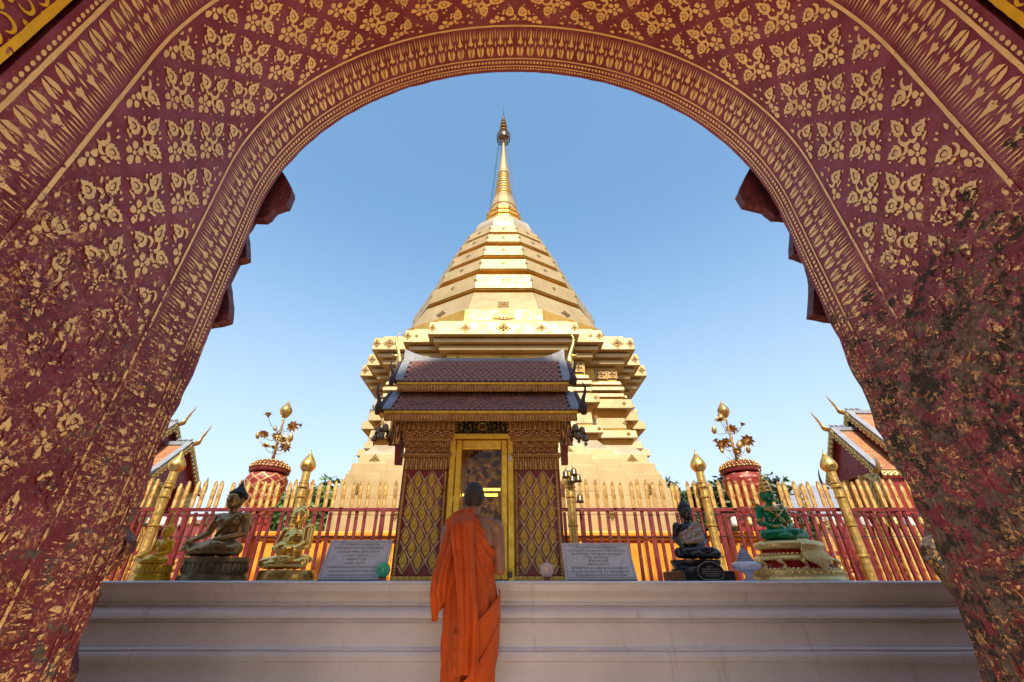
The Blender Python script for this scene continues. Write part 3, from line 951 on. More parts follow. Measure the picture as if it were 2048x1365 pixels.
low_rows = [(5.442, 5.93, 3.54, 3.36), (5.94, 6.42, 3.35, 3.14), (6.43, 6.80, 3.13, 2.94)]
tl = link('octagonal_shoulder', MB().lathe([(3.2, 6.43), (2.9, 7.7)], n=12, ph=R(15)).mesh('octagonal_shoulder', M['chedi_bounce']), CH)
for z0, z1, a0, a1 in low_rows:
    me = facet_mesh('gilt_panel', z0+1, z1+1, a0, a1, 'chedi')
    for k in range(12): link('gilt_panel', me, tl, None, (0, 0, k*PI/6))
for k in range(-3, 4):
    az = k*PI/6
    tt = math.atan2(.18, .48)
    orn('triangle', 0, 3.45, 5.70, .17, 1.2, az, tt)
    if k % 2 == 0: orn('square', 0, 3.245, 6.20, .15, 1.2, az, tt)
    else: orn('diamond', 0, 3.245, 6.20, .15, 1, az, tt)
for i, (z, a) in enumerate(tiers):
    nz, na = tiers[i+1] if i < 4 else (10.92, 1.40)
    gapz = nz-z
    rec = a-.26
    zt = z+gapz*.52
    at_ = a-.07
    core = ring12('tier_core', [(rec-.05, z-gapz*.5), (rec, z-.12), (a-.20, z-.115), (a-.20, z-.08), (a-.12, z-.075), (a-.12, z-.04), (a-.035, z-.035), (a-.03, z+.002), (a-.06, z+.01), (at_-.05, zt-.01), (na-.25, zt+.03), (na-.28, nz-.1)], 'chedi_bounce')
    me = facet_mesh('gilt_panel', z+1, zt+1, a, at_, 'chedi')
    for k in range(12):
        link('gilt_panel', me, core, None, (0, 0, k*PI/6))
    for k in range(-3, 4):
        orn('diamond', 0, a-.045, z+gapz*.3, .085, 1, k*PI/6, math.atan2(.1, gapz*.6))
        Rv = (a-.04)/math.cos(R(15))
        orn('diamond', 0, Rv, z+gapz*.3, .07, .8, k*PI/6+PI/12, math.atan2(.1, gapz*.6))
ring12('weathered_shoulder', [(1.30, 10.90), (1.33, 11.1), (1.18, 11.45), (.86, 11.86), (.70, 11.95)], 'chedi_grey')
o = ring12('spire_base', [(.62, 11.94), (.76, 11.97), (.76, 12.07), (.66, 12.10), (.66, 12.2), (.72, 12.24), (.71, 12.36), (.60, 12.40), (.60, 12.5), (.65, 12.54), (.64, 12.66), (.50, 12.72)], 'chedi_bounce')
def lath(name, prof, m, n=32, sm=40):
    return MB().lathe([(r, z+1) for r, z in prof], n=n).build(name, M[m], CH, local=True, auto=sm)
lath('bell', [(.44, 12.72), (.56, 12.76), (.55, 12.86), (.50, 12.92), (.50, 12.98), (.535, 13.02), (.51, 13.2), (.45, 13.45), (.40, 13.62), (.30, 13.66)], 'chedi')
z, r = 13.64, .395
for k in range(9):
    h = .185 - k*.004
    lath('spire_ring', [(r*.8, z), (r*.96, z+.015), (r, z+h*.3), (r*.99, z+h*.55), (r*.86, z+h*.75), (r*.80, z+h)], 'chedi_bounce' if k % 2 else 'chedi', 28)
    z += h; r *= .942
lath('spire_shaft', [(.20, z-.02), (.255, z+.02), (.25, z+.14), (.215, z+.2), (.22, z+.3), (.18, z+.5), (.19, z+.56), (.165, z+.62), (.135, z+1.0), (.145, z+1.05), (.12, z+1.1), (.085, z+1.5), (.055, z+2.0), (.045, z+2.35)], 'chedi', 20)
zc = z+2.25
lath('parasol_knob', [(.03, zc-.1), (.085, zc), (.085, zc+.08), (.03, zc+.16)], 'ornament', 16)
mb = MB()                                            # open crown ring
n = 28
for k in range(n):
    a0, a1 = 2*PI*k/n, 2*PI*(k+.72)/n
    v = []
    for rr, zz in ((.285, zc+.15), (.315, zc+.36), (.30, zc+.46)):
        v += [(rr*math.cos(a0), rr*math.sin(a0), zz+1), (rr*math.cos(a1), rr*math.sin(a1), zz+1)]
    mb.add(v, [(0, 1, 3, 2), (2, 3, 5, 4)])
for zz, rr in ((zc+.15, .285), (zc+.46, .30)):
    mb.tube([(rr*math.cos(2*PI*k/24), rr*math.sin(2*PI*k/24), zz+1) for k in range(25)], .014, 6)
for k in range(4):
    a = k*PI/2+.4
    mb.tube([(0, 0, zc+1), (.29*math.cos(a), .29*math.sin(a), zc+1.16)], .012, 5)
mb.build('parasol_skirt', M['wire'], CH, local=True)
zz = zc+.42
for k, (r, h) in enumerate(((.235, .34), (.205, .30), (.17, .27), (.14, .24), (.105, .2), (.07, .16))):
    lath('parasol_tier', [(r*.3, zz-.02), (r, zz), (r*.98, zz+.05), (r*.78, zz+h*.4), (r*.45, zz+h*.72), (r*.3, zz+h)], 'ornament', 20)
    zz += h
lath('finial_rod', [(.03, zz-.1), (.05, zz), (.022, zz+.05), (.04, zz+.15), (.016, zz+.2), (.03, zz+.32), (.013, zz+.36), (.025, zz+.5), (.01, zz+.55), (.018, zz+.72), (.006, zz+.78), (.004, 20.7)], 'wire', 10)
for k in range(8):
    a = k*PI/4+PI/8
    MB().tube([(.20*math.cos(a), .20*math.sin(a), zc+1.2), (.66*math.cos(a), .66*math.sin(a), 13.1)], .008, 4).build('guy_wire', M['wire'], CH, local=True)
    mb = MB()
    mb.tube([(.66*math.cos(a), .66*math.sin(a), 13.0), (.70*math.cos(a), .70*math.sin(a), 13.45), (.60*math.cos(a), .60*math.sin(a), 13.8)], .014, 5)
    for q in range(4): mb.ell((.69*math.cos(a), .69*math.sin(a), 13.1+q*.16), .035, 6, 4)
    mb.build('flame_leaf', M['ornament'], CH, local=True)
# joints of the sheets that catch the eye

# orange terrace that carries the chedi, and the boundary wall far behind
te = thing('terrace_base', 'orange painted terrace base with moulded edge behind the fence', 'base', (.2, 9.6, 0))
bev(MB().box(-4.15, 4.55, 7.15, 7.9, 0, 1.66).build('riser', M['plinth_orange'], te), .01)
bev(MB().box(-4.20, 4.60, 7.10, 7.9, 1.662, 1.71).build('moulding', M['plinth_orange'], te), .012)
bev(MB().box(-4.24, 4.64, 7.05, 7.9, 1.712, 1.78).build('moulding', M['plinth_orange'], te), .014)
for s_ in range(9):
    x = -3.7+s_*.98
    bev(MB().box(x-.05, x+.05, 7.125, 7.149, 0, 1.66).build('pilaster_strip', M['plinth_orange'], te), .006)
bw_ = thing('boundary_wall', 'low maroon boundary wall far behind the halls', 'wall', (0, 19, 0))
MB().box(-40, 40, 18.8, 19.2, 0, 3.35).build('wall_body', M['maroon_wall'], bw_)
MB().box(-40, 40, 18.7, 19.3, 3.352, 3.5).build('coping', M['tile'], bw_)

# ================================================================== shrine
SX, SY = -.234, 4.4
SH = thing('shrine', 'small gilded maroon shrine with tiled double roof and glass door', 'shrine', (SX, 4.7, 0))
def sb(name, x0, x1, y0, y1, z0, z1, m, par=None, bw=.004):
    return bev(MB().box(SX+x0, SX+x1, y0, y1, z0, z1).build(name, M[m], par or SH), bw)
def relief(name, x0, x1, z0, z1, y, h, fn, nx, nz, m, par=None):
    mb = MB()
    mb.grid(lambda u, v: (SX+lerp(x0, x1, u), y - h*fn(u, v), lerp(z0, z1, v)), nx, nz, att=lambda u, v: min(fn(u, v), .999))
    return mb.build(name, M[m], par or SH, fix=False, smooth=True)
def leafrow(k):
    def f(u, v):
        a = (u*k) % 1.0 - .5
        w = .46*(1-v)**.7*(.35+.65*v**.3)+.05
        d = 1-abs(a)/w
        e = 1-abs(abs(a)-.5)/(.30*v+.03)
        return clamp(max(d, e*.7)*1.6)
    return f
def scrollrow(k):
    def f(u, v):
        x = u*k; i = math.floor(x); a = (x-i-.5)*2; b = (v-.5)*2*(1 if int(i) % 2 else -1)
        r = math.hypot(a, b); th = math.atan2(b, a)
        s_ = .5+.5*math.cos(6.5*r - th*1.0)
        e = .5+.5*math.cos(5*th + r*5)
        return clamp((s_*.75+e*.35)*1.25-.25)*clamp((1-abs(v-.5)*2)*6)
    return f
def beadrow(k):
    return lambda u, v: math.sqrt(max(0, 1-min(1, (2*((u*k) % 1)-1)**2 + (2*v-1)**2)))
# body behind the pilasters
sb('body', -.80, -.36, 4.44, 5.0, 1.066, 2.62, 'shrine_red')
sb('body', .37, .81, 4.44, 5.0, 1.066, 2.62, 'shrine_red')
sb('back_wall', -.358, .368, 4.92, 5.0, 1.066, 2.62, 'shrine_red')
sb('ceiling', -.9, .9, 4.36, 5.02, 2.625, 2.66, 'shrine_red')
LAT = None
for side in (-1, 1):
    xa, xb = (-.775, -.335) if side < 0 else (.345, .783)
    pil = sb('pilaster', xa, xb, SY, 4.44, 1.115, 2.06, 'shrine_red')
    xm = (xa+xb)/2; hw = (xb-xa)/2
    # twisted border rope on the outer edge, beaded border on the inner edge
    for e in (xa+.016, xb-.016):
        mb = MB()
        for k in range(36):
            z = 1.13+k*.0258
            mb.ell((SX+e, SY-.004, z), (.015, .016, .017), 7, 5)
        tag(mb.build('beaded_border', M['carved_gold'], pil, smooth=True), kind='stuff')
    # lattice bars and bosses
    px, pz = .135, .205
    x0, x1, z0, z1 = xa+.04, xb-.04, 1.13, 2.045
    def clip_seg(xs, zs, dx, dz, L):
        t0, t1 = 0.0, L
        for p, d, lo, hi in ((xs, dx, x0, x1), (zs, dz, z0, z1)):
            if abs(d) < 1e-9: continue
            ta, tb = sorted(((lo-p)/d, (hi-p)/d))
            t0, t1 = max(t0, ta), min(t1, tb)
        return (t0, t1) if t1-t0 > .03 else None
    L_ = math.hypot(px, pz); ux, uz = px/L_, pz/L_
    for sgn in (-1, 1):
        for k in range(-6, 14):
            zs = z0 - 0.0 + k*pz - (.0 if sgn > 0 else 0)
            xs = xm
            # line through (xm, zs) in direction (sgn*ux, uz), both ways
            r_ = clip_seg(xs-sgn*ux*3, zs-uz*3, sgn*ux, uz, 6)
            if not r_: continue
            p0 = (xs-sgn*ux*3+sgn*ux*r_[0], zs-uz*3+uz*r_[0]); p1 = (xs-sgn*ux*3+sgn*ux*r_[1], zs-uz*3+uz*r_[1])
            mb = MB().tube([(SX+p0[0], SY-.006, p0[1]), (SX+p1[0], SY-.006, p1[1])], .0085, 6)
            mb.build('lattice_bar', M['lattice_gold'], pil, smooth=True)
    if LAT is None:
        mb = MB()
        out = [(0, -.068), (.024, -.03), (.036, 0), (.026, .03), (0, .075), (-.026, .03), (-.036, 0), (-.024, -.03)]
        nb_ = len(out)
        mb.add([(x, .002, z) for x, z in out] + [(x, -.010, z) for x, z in out] + [(x*.72, -.014, z*.72) for x, z in out] + [(x*.5, -.006, z*.5) for x, z in out] + [(0, -.022, 0)],
               [(r*nb_+i, r*nb_+(i+1) % nb_, (r+1)*nb_+(i+1) % nb_, (r+1)*nb_+i) for r in range(3) for i in range(nb_)] + [(3*nb_+i, 3*nb_+(i+1) % nb_, 4*nb_) for i in range(nb_)])
        LAT = mb.mesh('boss', M['boss_gold'])
        STUD = MB().ell((0, -.012, 0), (.018, .012, .018), 8, 5).mesh('stud', M['lattice_gold'], True)
    rx = SX-LOC[SH.name].x
    for k in range(0, 10):
        for j in range(-2, 3):
            z = z0 + k*pz/2; x = xm + j*px + (px/2 if k % 2 == 0 else 0)*1
            zz = z
            if x0+.012 < x < x1-.012 and z0+.03 < zz < z1-.03:
                s_ = 1.0 if (x0+.03 < x < x1-.03) else .8
                link('boss', LAT, pil, (x, SY-4.7-.002, zz), None, (s_*1.05, 1, 1.05))
    for k in range(0, 10):
        for j in range(-2, 3):
            z = z0 + k*pz/2; x = xm + j*px + (0 if k % 2 == 0 else px/2)
            if x0 < x < x1 and z0 < z < z1: link('stud', STUD, pil, (x, SY-4.7-.004, z))
    # foot with roundels
    ft = sb('pilaster_foot', xa-.012, xb+.012, SY-.02, 4.44, 1.066, 1.113, 'carved_gold')
    RND = MB().ell((0, 0, 0), (.02, .012, .018), 9, 6).mesh('roundel', M['boss_gold'], True)
    for k in range(8): link('roundel', RND, ft, (xa+.03+k*(xb-xa-.06)/7, SY-4.7-.022, 1.09))
    # capital: stacked carved courses that flare outwards
    for (z0_, z1_, pr, fn, nx) in ((2.062, 2.185, .012, leafrow(9), 108), (2.187, 2.225, .040, beadrow(22), 132), (2.227, 2.285, .014, scrollrow(12), 120), (2.287, 2.345, .026, scrollrow(9), 110), (2.347, 2.39, .042, leafrow(14), 112), (2.392, 2.46, .055, scrollrow(10), 110), (2.462, 2.60, .070, leafrow(11), 110)):
        cp = sb('capital_course', xa-pr, xb+pr, SY-pr, 4.44, z0_, z1_, 'carved_gold', bw=.003)
        relief('carving', xa-pr+.004, xb+pr-.004, z0_+.003, z1_-.003, SY-pr-.001, .013, fn, nx, 14, 'relief', cp)
# side brackets (carved maroon panel seen beside the right capital)
for side in (-1, 1):
    xo = .815*side
    mb = MB().prism([(4.28, 2.62), (4.62, 2.62), (4.62, 2.16), (4.52, 2.14), (4.46, 2.3), (4.33, 2.42)], SX+xo+.07*side-.03, SX+xo+.07*side+.03, 'x')
    br = mb.build('eave_bracket', M['shrine_red'], SH)
    relief('carving', xo+.07*side-.055, xo+.07*side+.055, 2.27, 2.60, 4.275, .015, scrollrow(2), 30, 40, 'relief', br)
# door case
fr = sb('door_frame', -.318, -.262, 4.37, 4.46, 1.072, 2.375, 'gold_paint', bw=.006)
sb('door_jamb', .278, .334, 4.37, 4.46, 1.072, 2.375, 'gold_paint', fr, bw=.006)
sb('door_head', -.318, .334, 4.362, 4.46, 2.377, 2.43, 'gold_paint', fr, bw=.006)
sb('transom_stile', -.318, -.285, 4.37, 4.46, 2.432, 2.61, 'gold_paint', fr)
sb('transom_stile', .30, .334, 4.37, 4.46, 2.432, 2.61, 'gold_paint', fr)
sb('transom_back', -.284, .299, 4.42, 4.46, 2.432, 2.61, 'shrine_red', fr)
def scroll(u, v):
    x = (u-.5)*2; ax = abs(x)
    k = ax*3.2; i = math.floor(k); a = (k-i-.5)*2; b = (v-.5)*2*(1 if int(i) % 2 else -1)
    r = math.hypot(a*1.0, b*.9); th = math.atan2(b, a)
    s_ = .5+.5*math.cos(8*r - th)
    c = 1-clamp(math.hypot(x*3.0, (v-.5)*2.2)-.55, 0, 1)*3
    return clamp(max(s_*1.1*(r < 1.15)*(.55+.45*math.cos(9*th)), clamp(c)*.9*(.6+.4*math.cos(14*math.hypot(x*3, (v-.5)*2)))))
relief('transom_scrollwork', -.284, .299, 2.434, 2.60, 4.405, .028, scroll, 130, 44, 'relief_dark', fr)
dr = sb('door', -.258, -.196, 4.385, 4.43, 1.085, 2.365, 'gold_paint', bw=.008)
sb('stile', .212, .274, 4.385, 4.43, 1.085, 2.365, 'gold_paint', dr, bw=.008)
sb('rail', -.194, .210, 4.388, 4.43, 2.27, 2.365, 'gold_paint', dr, bw=.008)
sb('rail', -.194, .210, 4.388, 4.43, 1.085, 1.17, 'gold_paint', dr, bw=.008)
MB().add([(SX-.194, 4.41, 1.17), (SX+.21, 4.41, 1.17), (SX+.21, 4.41, 2.27), (SX-.194, 4.41, 2.27)], [(0, 1, 2, 3)]).build('glass_pane', M['glass'], dr)
# inner lining, shelf and lit tubes
for x0, x1 in ((-.358, -.20), (.215, .368)):
    sb('niche_lining', x0, x1, 4.47, 4.91, 1.07, 2.6, 'gold_paint')
relief('niche_carving', -.20, .215, 1.07, 2.6, 4.915, .03, lambda u, v: clamp(.45+.9*fbm(u*5, v*15)), 60, 160, 'relief')
sb('shelf', -.198, .213, 4.62, 4.91, 1.42, 1.45, 'carved_gold')
for z, x0, x1 in ((1.90, -.02, .20), (1.845, -.185, .175)):
    mb = MB().tube([(SX+x0, 4.56, z), (SX+x1, 4.56, z)], .013, 10)
    mb.build('lit_tube', M['tube_light'], SH, smooth=True)
# paper tag and padlock
sb('paper_tag', .285, .318, 4.355, 4.362, 2.14, 2.195, 'paper', bw=.001)
pl = sb('padlock', .275, .315, 4.35, 4.37, 1.10, 1.145, 'lock')
MB().tube([(SX+.283+.012*(1-math.cos(PI*k/8)), 4.36, 1.145+.022*math.sin(PI*k/8)) for k in range(9)], .003, 6).build('shackle', M['lock'], pl)
mb = MB().box(SX-.80, SX+.81, 4.36, 4.40, 1.0661, 1.0715)
# hinges
for z in (1.3, 1.75, 2.2): sb('hinge', -.268, -.252, 4.372, 4.386, z, z+.06, 'gold_paint', bw=.002)

# --- roofs
def slope_panel(name, x0, x1, y0, z0, y1, z1, th, m, par):
    dy, dz = y1-y0, z1-z0; L = math.hypot(dy, dz); ny, nz = -dz/L*th, dy/L*th
    v = []
    for x in (x0, x1):
        v += [(SX+x, y0, z0), (SX+x, y1, z1), (SX+x, y1-ny, z1-nz), (SX+x, y0-ny, z0-nz)]
    return MB().add(v, [(0, 1, 2, 3), (7, 6, 5, 4), (0, 4, 5, 1), (1, 5, 6, 2), (2, 6, 7, 3), (3, 7, 4, 0)]).build(name, M[m], par)
def tile_mesh(w, L):
    p = [(-w*.49, L), (w*.49, L), (w*.49, .024), (0, -.012), (-w*.49, .024)]
    v = [(x, y, .002 + .012*(1-y/L)) for x, y in p] + [(x, y, -.012 + .014*(1-y/L)) for x, y in p]
    f = [(0, 1, 2, 3, 4), (9, 8, 7, 6, 5)] + [(i, i+5, (i+1) % 5+5, (i+1) % 5) for i in range(5)]
    return MB().add(v, f).mesh('tile', M['tile'])
tile_count = 0
def roof_tier(name, xw, y0, z0, y1, z1, rows, cols, keep):
    global tile_count
    rf = slope_panel(name, -xw, xw, y0, z0, y1, z1, .03, 'dark_wood', SH)
    yb = 2*4.62
    slope_panel('rear_slope', -xw, xw, yb-y0, z0, yb-y1, z1, -.03, 'tile', rf)
    L = math.hypot(y1-y0, z1-z0); ang = math.atan2(z1-z0, y1-y0)
    w = (2*xw-.16)/cols; ex = L/rows
    me = tile_mesh(w, ex*1.55)
    rest = MB()
    for r in range(rows):
        for c in range(cols+(r % 2)):
            x = -xw+.08 + (c+.5-(.5 if r % 2 else 0))*w
            if abs(x) > xw-.085: continue
            d = r*ex
            p = (x+random.uniform(-.002, .002), y0+math.cos(ang)*d-4.7, z0+math.sin(ang)*d+.004)
            rot = (ang+random.uniform(-.02, .02), random.uniform(-.02, .02), random.uniform(-.03, .03))
            if tile_count < keep:
                link('tile', me, rf, p, rot); tile_count += 1
            else:
                m4 = Matrix.Translation(p) @ Matrix.Rotation(rot[0], 4, 'X') @ Matrix.Rotation(rot[2], 4, 'Z')
                rest.add([m4 @ q.co for q in me.vertices], [tuple(q.vertices) for q in me.polygons])
    if rest.f: tag(rest.build('tiles', M['tile'], rf, local=True), kind='stuff')
    # painted verge strips
    for s_ in (-1, 1):
        x0, x1 = sorted((s_*(xw+.012), s_*(xw-.085)))
        o = slope_panel('verge_strip', x0, x1, y0-.012, z0+.022, y1, z1+.022, .022, 'roof_lead', rf)
        bev(o, .005)
    return rf, L, ang
up, Lu, au = roof_tier('upper_roof', .985, 4.36, 3.025, 4.60, 3.415, 9, 27, 300)
lo, Ll, al = roof_tier('lower_roof', 1.02, 4.15, 2.60, 4.50, 2.95, 9, 30, 300)
def fascia(x, y, z0, z1, par, k):
    o = sb('fascia', -x, x, y, y+.03, z0, z1, 'carved_gold', par)
    relief('carving', -x+.01, x-.01, z0+.004, z1-.022, y-.001, .012, leafrow(k), k*9, 10, 'relief', o)
    sb('fascia_lip', -x-.01, x+.01, y-.016, y+.02, z1-.018, z1+.006, 'gold_paint', o)
fascia(.99, 4.155, 2.50, 2.592, lo, 60)
fascia(.955, 4.365, 2.917, 3.012, up, 58)
sb('eave_edge', -1.03, 1.03, 4.142, 4.20, 2.592, 2.612, 'dark_wood', lo)
sb('eave_edge', -1.0, 1.0, 4.350, 4.40, 3.012, 3.032, 'dark_wood', up)
sb('soffit', -.97, .97, 4.19, 4.42, 2.61, 2.62, 'dark_wood', lo)
sb('clerestory', -.93, .93, 4.46, 4.78, 2.80, 3.05, 'dark_wood', up)
sb('ridge_flashing', -.99, .99, 4.475, 4.505, 2.955, 2.972, 'roof_lead', lo)
# ridge with upswept ends
mb = MB()
def ridge_z(x):
    e = clamp((abs(x)-.52)/.46); return 3.455 + .13*e**2.2
nr = 48
v = []; f = []
for k in range(nr+1):
    x = lerp(-.985, .985, k/nr); zt = ridge_z(x)
    for yy, zz in ((4.575, 3.395), (4.575, 3.425), (4.590, 3.430), (4.592, zt), (4.648, zt), (4.65, 3.43), (4.665, 3.425), (4.665, 3.395)):
        v.append((SX+x, yy, zz))
for k in range(nr):
    for i in range(8):
        j = (i+1) % 8
        f.append((k*8+i, k*8+j, k*8+8+j, k*8+8+i))
f += [tuple(range(8)), tuple(nr*8+i for i in range(7, -1, -1))]
mb.add(v, f)
rd = mb.build('ridge', M['roof_lead'], up)
bev(rd, .004)
def chofa(name, base, s_, h, lean, par, m='gold', r=.028, hook=True):
    """horn finial that curls over the gable end"""
    x, y, z = base
    pts = []; rr = []
    for k in range(15):
        t = k/14
        px_ = x + s_*(lean*(.35*math.sin(t*3.0) + .25*t) - .10*h*math.sin(t*6.2)*t)
        pts.append((px_, y, z + h*t)); rr.append(r*(1-t)**.75*(1+.9*math.exp(-((t-.22)/.12)**2))+.003)
    mb = MB().tube(pts, rr, 8, .7)
    if hook:
        q = pts[5]
        mb.tube([q, (q[0]+s_*r*2.2, y, q[2]-r*.3), (q[0]+s_*r*2.9, y, q[2]+r*1.2)], [r*.9, r*.6, r*.1], 6)
    return mb.build(name, M[m], par, smooth=True)
for s_ in (-1, 1):
    chofa('chofa', (SX+s_*1.03, 4.62, 3.30), s_, .56, .10, up, 'gold', .032)
    chofa('eave_finial', (SX+s_*1.02, 4.34, 2.98), s_, .34, .02, up, 'dark_wood', .026, False)
    chofa('eave_finial', (SX+s_*1.055, 4.13, 2.56), s_, .36, .03, lo, 'dark_wood', .028, False)
    # bargeboards
    for (y0, z0, y1, z1, xx, par) in ((4.345, 3.0, 4.61, 3.43, 1.0, up), (4.13, 2.575, 4.50, 2.945, 1.035, lo)):
        mb = MB().prism([(y0, z0-.03), (y1, z1-.03), (y1+.01, z1+.035), (y0-.02, z0+.035)], SX+s_*xx-.02+s_*.022, SX+s_*xx+.02+s_*.022, 'x')
        bev(mb.build('bargeboard', M['dark_wood'], par), .006)
    MB().prism([(4.36, 2.98), (4.62, 3.42), (4.88, 2.98)], SX+s_*.92, SX+s_*.95, 'x').build('gable_panel', M['shrine_red'], up)
    # clusters of small bells at the eave corners
    for k, (dx, dy, dz, sc) in enumerate(((0, 0, 0, 1.0), (.075, .02, -.02, .95), (.02, -.03, -.085, .85), (-.045, .03, -.05, .9), (.10, .0, -.10, .8))):
        bl = thing('eave_bell', 'brass bell with leaf clapper hung at the shrine eave corner ' + ('beside the pole of bells' if s_ > 0 else 'above the left stone tablet'), 'bell', (SX+s_*(1.01-.0+dx*.9-.05), 4.15+dy, 2.405+dz), random.uniform(0, 3), 'bells hung at the shrine eaves')
        mb = MB().lathe([(0.001, .045), (.012, .045), (.022, .038), (.028, .02), (.031, -.005), (.038, -.02), (.034, -.02), (.026, .0), (.02, .02)], n=16)
        b_ = mb.build('bell_body', M['silver_bell'], bl, smooth=True, local=True)
        b_.scale = (sc*1.15,)*3
        MB().tube([(0, 0, .04), (0, 0, .11-dz)], .002, 5).build('hanger', M['wire'], bl, local=True)
        mb = MB().add([(0, 0, -.02), (.017, .002, -.045), (.014, .003, -.062), (0, .002, -.078), (-.014, -.002, -.062), (-.017, -.003, -.045)], [(0, 1, 2, 3, 4, 5)])
        mb.tube([(0, 0, .02), (0, 0, -.03)], .0016, 4)
        mb.build('clapper', M['silver_bell'], bl, local=True)

# ================================================================== fence
def picket_mesh(h, seed):
    rnd = random.Random(seed)
    mb = MB()
    w, d = .024, .016
    mb.cur = 0
    mb.box(-w*.8, w*.8, -d*.8, d*.8, 0, 1.90)
    mb.cur = 1
    zs = [1.952, 2.0, 2.12, 2.22, h-.05, h-.02, h]
    ws = [w*.95, w, w*1.02, w, w*.95, w*.62, w*.1]
    v = []; f = []
    for z, ww in zip(zs, ws):
        j = rnd.uniform(-.0015, .0015)
        v += [(-ww+j, -d*.6, z), (j, -d*1.3, z), (ww+j, -d*.6, z), (ww+j, d, z), (-ww+j, d, z)]
    n = len(zs)
    for k in range(n-1):
        for i in range(5):
            j = (i+1) % 5
            f.append((k*5+i, k*5+j, k*5+5+j, k*5+5+i))
    f += [(4, 3, 2, 1, 0), tuple((n-1)*5+i for i in range(5))]
    mb.add(v, f)
    return mb.mesh('picket', [M['fence_red'], M['fence_gold']])
PICK = [picket_mesh(2.285+dh, i) for i, dh in enumerate((0, .025, -.012, .012, .035))]
def fence(xa, xb, label, Y=6.0):
    fe = thing('picket_fence', label, 'fence', ((xa+xb)/2, Y, 0))
    cx = (xa+xb)/2
    k = 0; x = xa
    while x < xb:
        link('picket', PICK[random.randrange(5)], fe, (x-cx, random.uniform(-.006, .006), random.uniform(-.012, .012)), (random.uniform(-.012, .012), random.uniform(-.012, .012), random.uniform(-.1, .1)))
        x += .112; k += 1
    for z0, z1 in ((1.905, 1.948), (.30, .345)):
        bev(MB().box(xa-.05, xb+.05, Y-.018, Y+.018, z0, z1).build('rail', M['fence_red'], fe), .004)
    x = xa+.33
    while x < xb:                                     # heavier uprights where two panels meet
        bev(MB().box(x-.032, x+.032, Y-.03, Y-.019, 0, 1.93).build('panel_upright', M['fence_red'], fe), .004)
        x += .897
    for z in (1.86, 1.60):
        MB().tube([(lerp(xa, xb, t/12), Y-.035, z+.006*math.sin(t*2.1)) for t in range(13)], .0035, 5).build('wire', M['wire'], fe)
    return fe
fence(-6.4, -1.30, 'maroon and gold picket fence behind the bronze and gold statues')
fence(.70, 6.9, 'maroon and gold picket fence behind the black and green statues')
# gilded posts with lotus bud finials
def make_post(x, label, bud=True):
    p = thing('fence_post', label, 'post', (x, 5.9, 0), 0, 'gilded posts along the picket fence')
    prof = [(.058, 0)]
    for k in range(6):
        z = .35*k
        prof += [(.058-.001*k, z+.30), (.066, z+.31), (.067, z+.325), (.056, z+.335)]
    prof += [(.053, 2.17), (.053, 2.18)]
    MB().lathe(prof, n=18).build('shaft', M['post_gold'], p, local=True, auto=30)
    c = MB().lathe([(.05, 2.178), (.072, 2.185), (.074, 2.205), (.058, 2.215), (.058, 2.235), (.066, 2.24), (.066, 2.25), (.054, 2.26), (.052, 2.40)], n=18).build('collar', M['post_gold'], p, local=True, auto=30)
    if bud:
        MB().lathe([(.05, 2.395), (.062, 2.40), (.066, 2.412), (.084, 2.43), (.098, 2.455), (.102, 2.48), (.096, 2.51), (.078, 2.55), (.052, 2.59), (.028, 2.625), (.012, 2.66), (.003, 2.70)], n=24).build('bud_finial', M['gold'], p, local=True, smooth=True)
    else:
        MB().lathe([(.056, 2.397), (.064, 2.40), (.064, 2.42), (.02, 2.43)], n=18).build('cap', M['white_bits'], p, local=True, auto=30)
    return p
make_post(-4.48, 'gilded bud topped post behind the small yellow gold buddha')
make_post(-2.68, 'gilded bud topped post behind the polished gold monk statue')
make_post(2.67, 'gilded bud topped post between the black buddha and the red vase')
make_post(4.46, 'gilded bud topped post beside the green buddha')
make_post(.89, 'pale gilded post hung with bells beside the shrine', False)
def bell_mesh(s):
    return MB().lathe([(0.001, .05*s), (.013*s, .05*s), (.025*s, .04*s), (.031*s, .02*s), (.034*s, -.01*s), (.043*s, -.03*s), (.038*s, -.03*s), (.028*s, .0), (.02*s, .025*s)], n=16).mesh('bell_body', M['silver_bell'], True)
BELL = bell_mesh(1.25)
for k, (dx, dz) in enumerate(((-.06, 2.33), (.05, 2.36), (.10, 2.28), (.02, 2.27), (.10, 2.02))):
    b_ = thing('hanging_bell', ['dark brass bell on the left of the cluster on the pale post', 'dark brass bell at the top of the cluster on the pale post', 'dark brass bell on the right of the cluster on the pale post', 'dark brass bell in the middle of the cluster on the pale post', 'single dark bell hanging low on the pale post'][k], 'bell', (.89+dx, 5.80, dz), 0, 'bells on the pale post')
    link('bell_body', BELL, b_)
    MB().tube([(0, 0, .05), (-dx*.4, .04, .12)], .004, 5).build('hanger', M['wire'], b_, local=True)

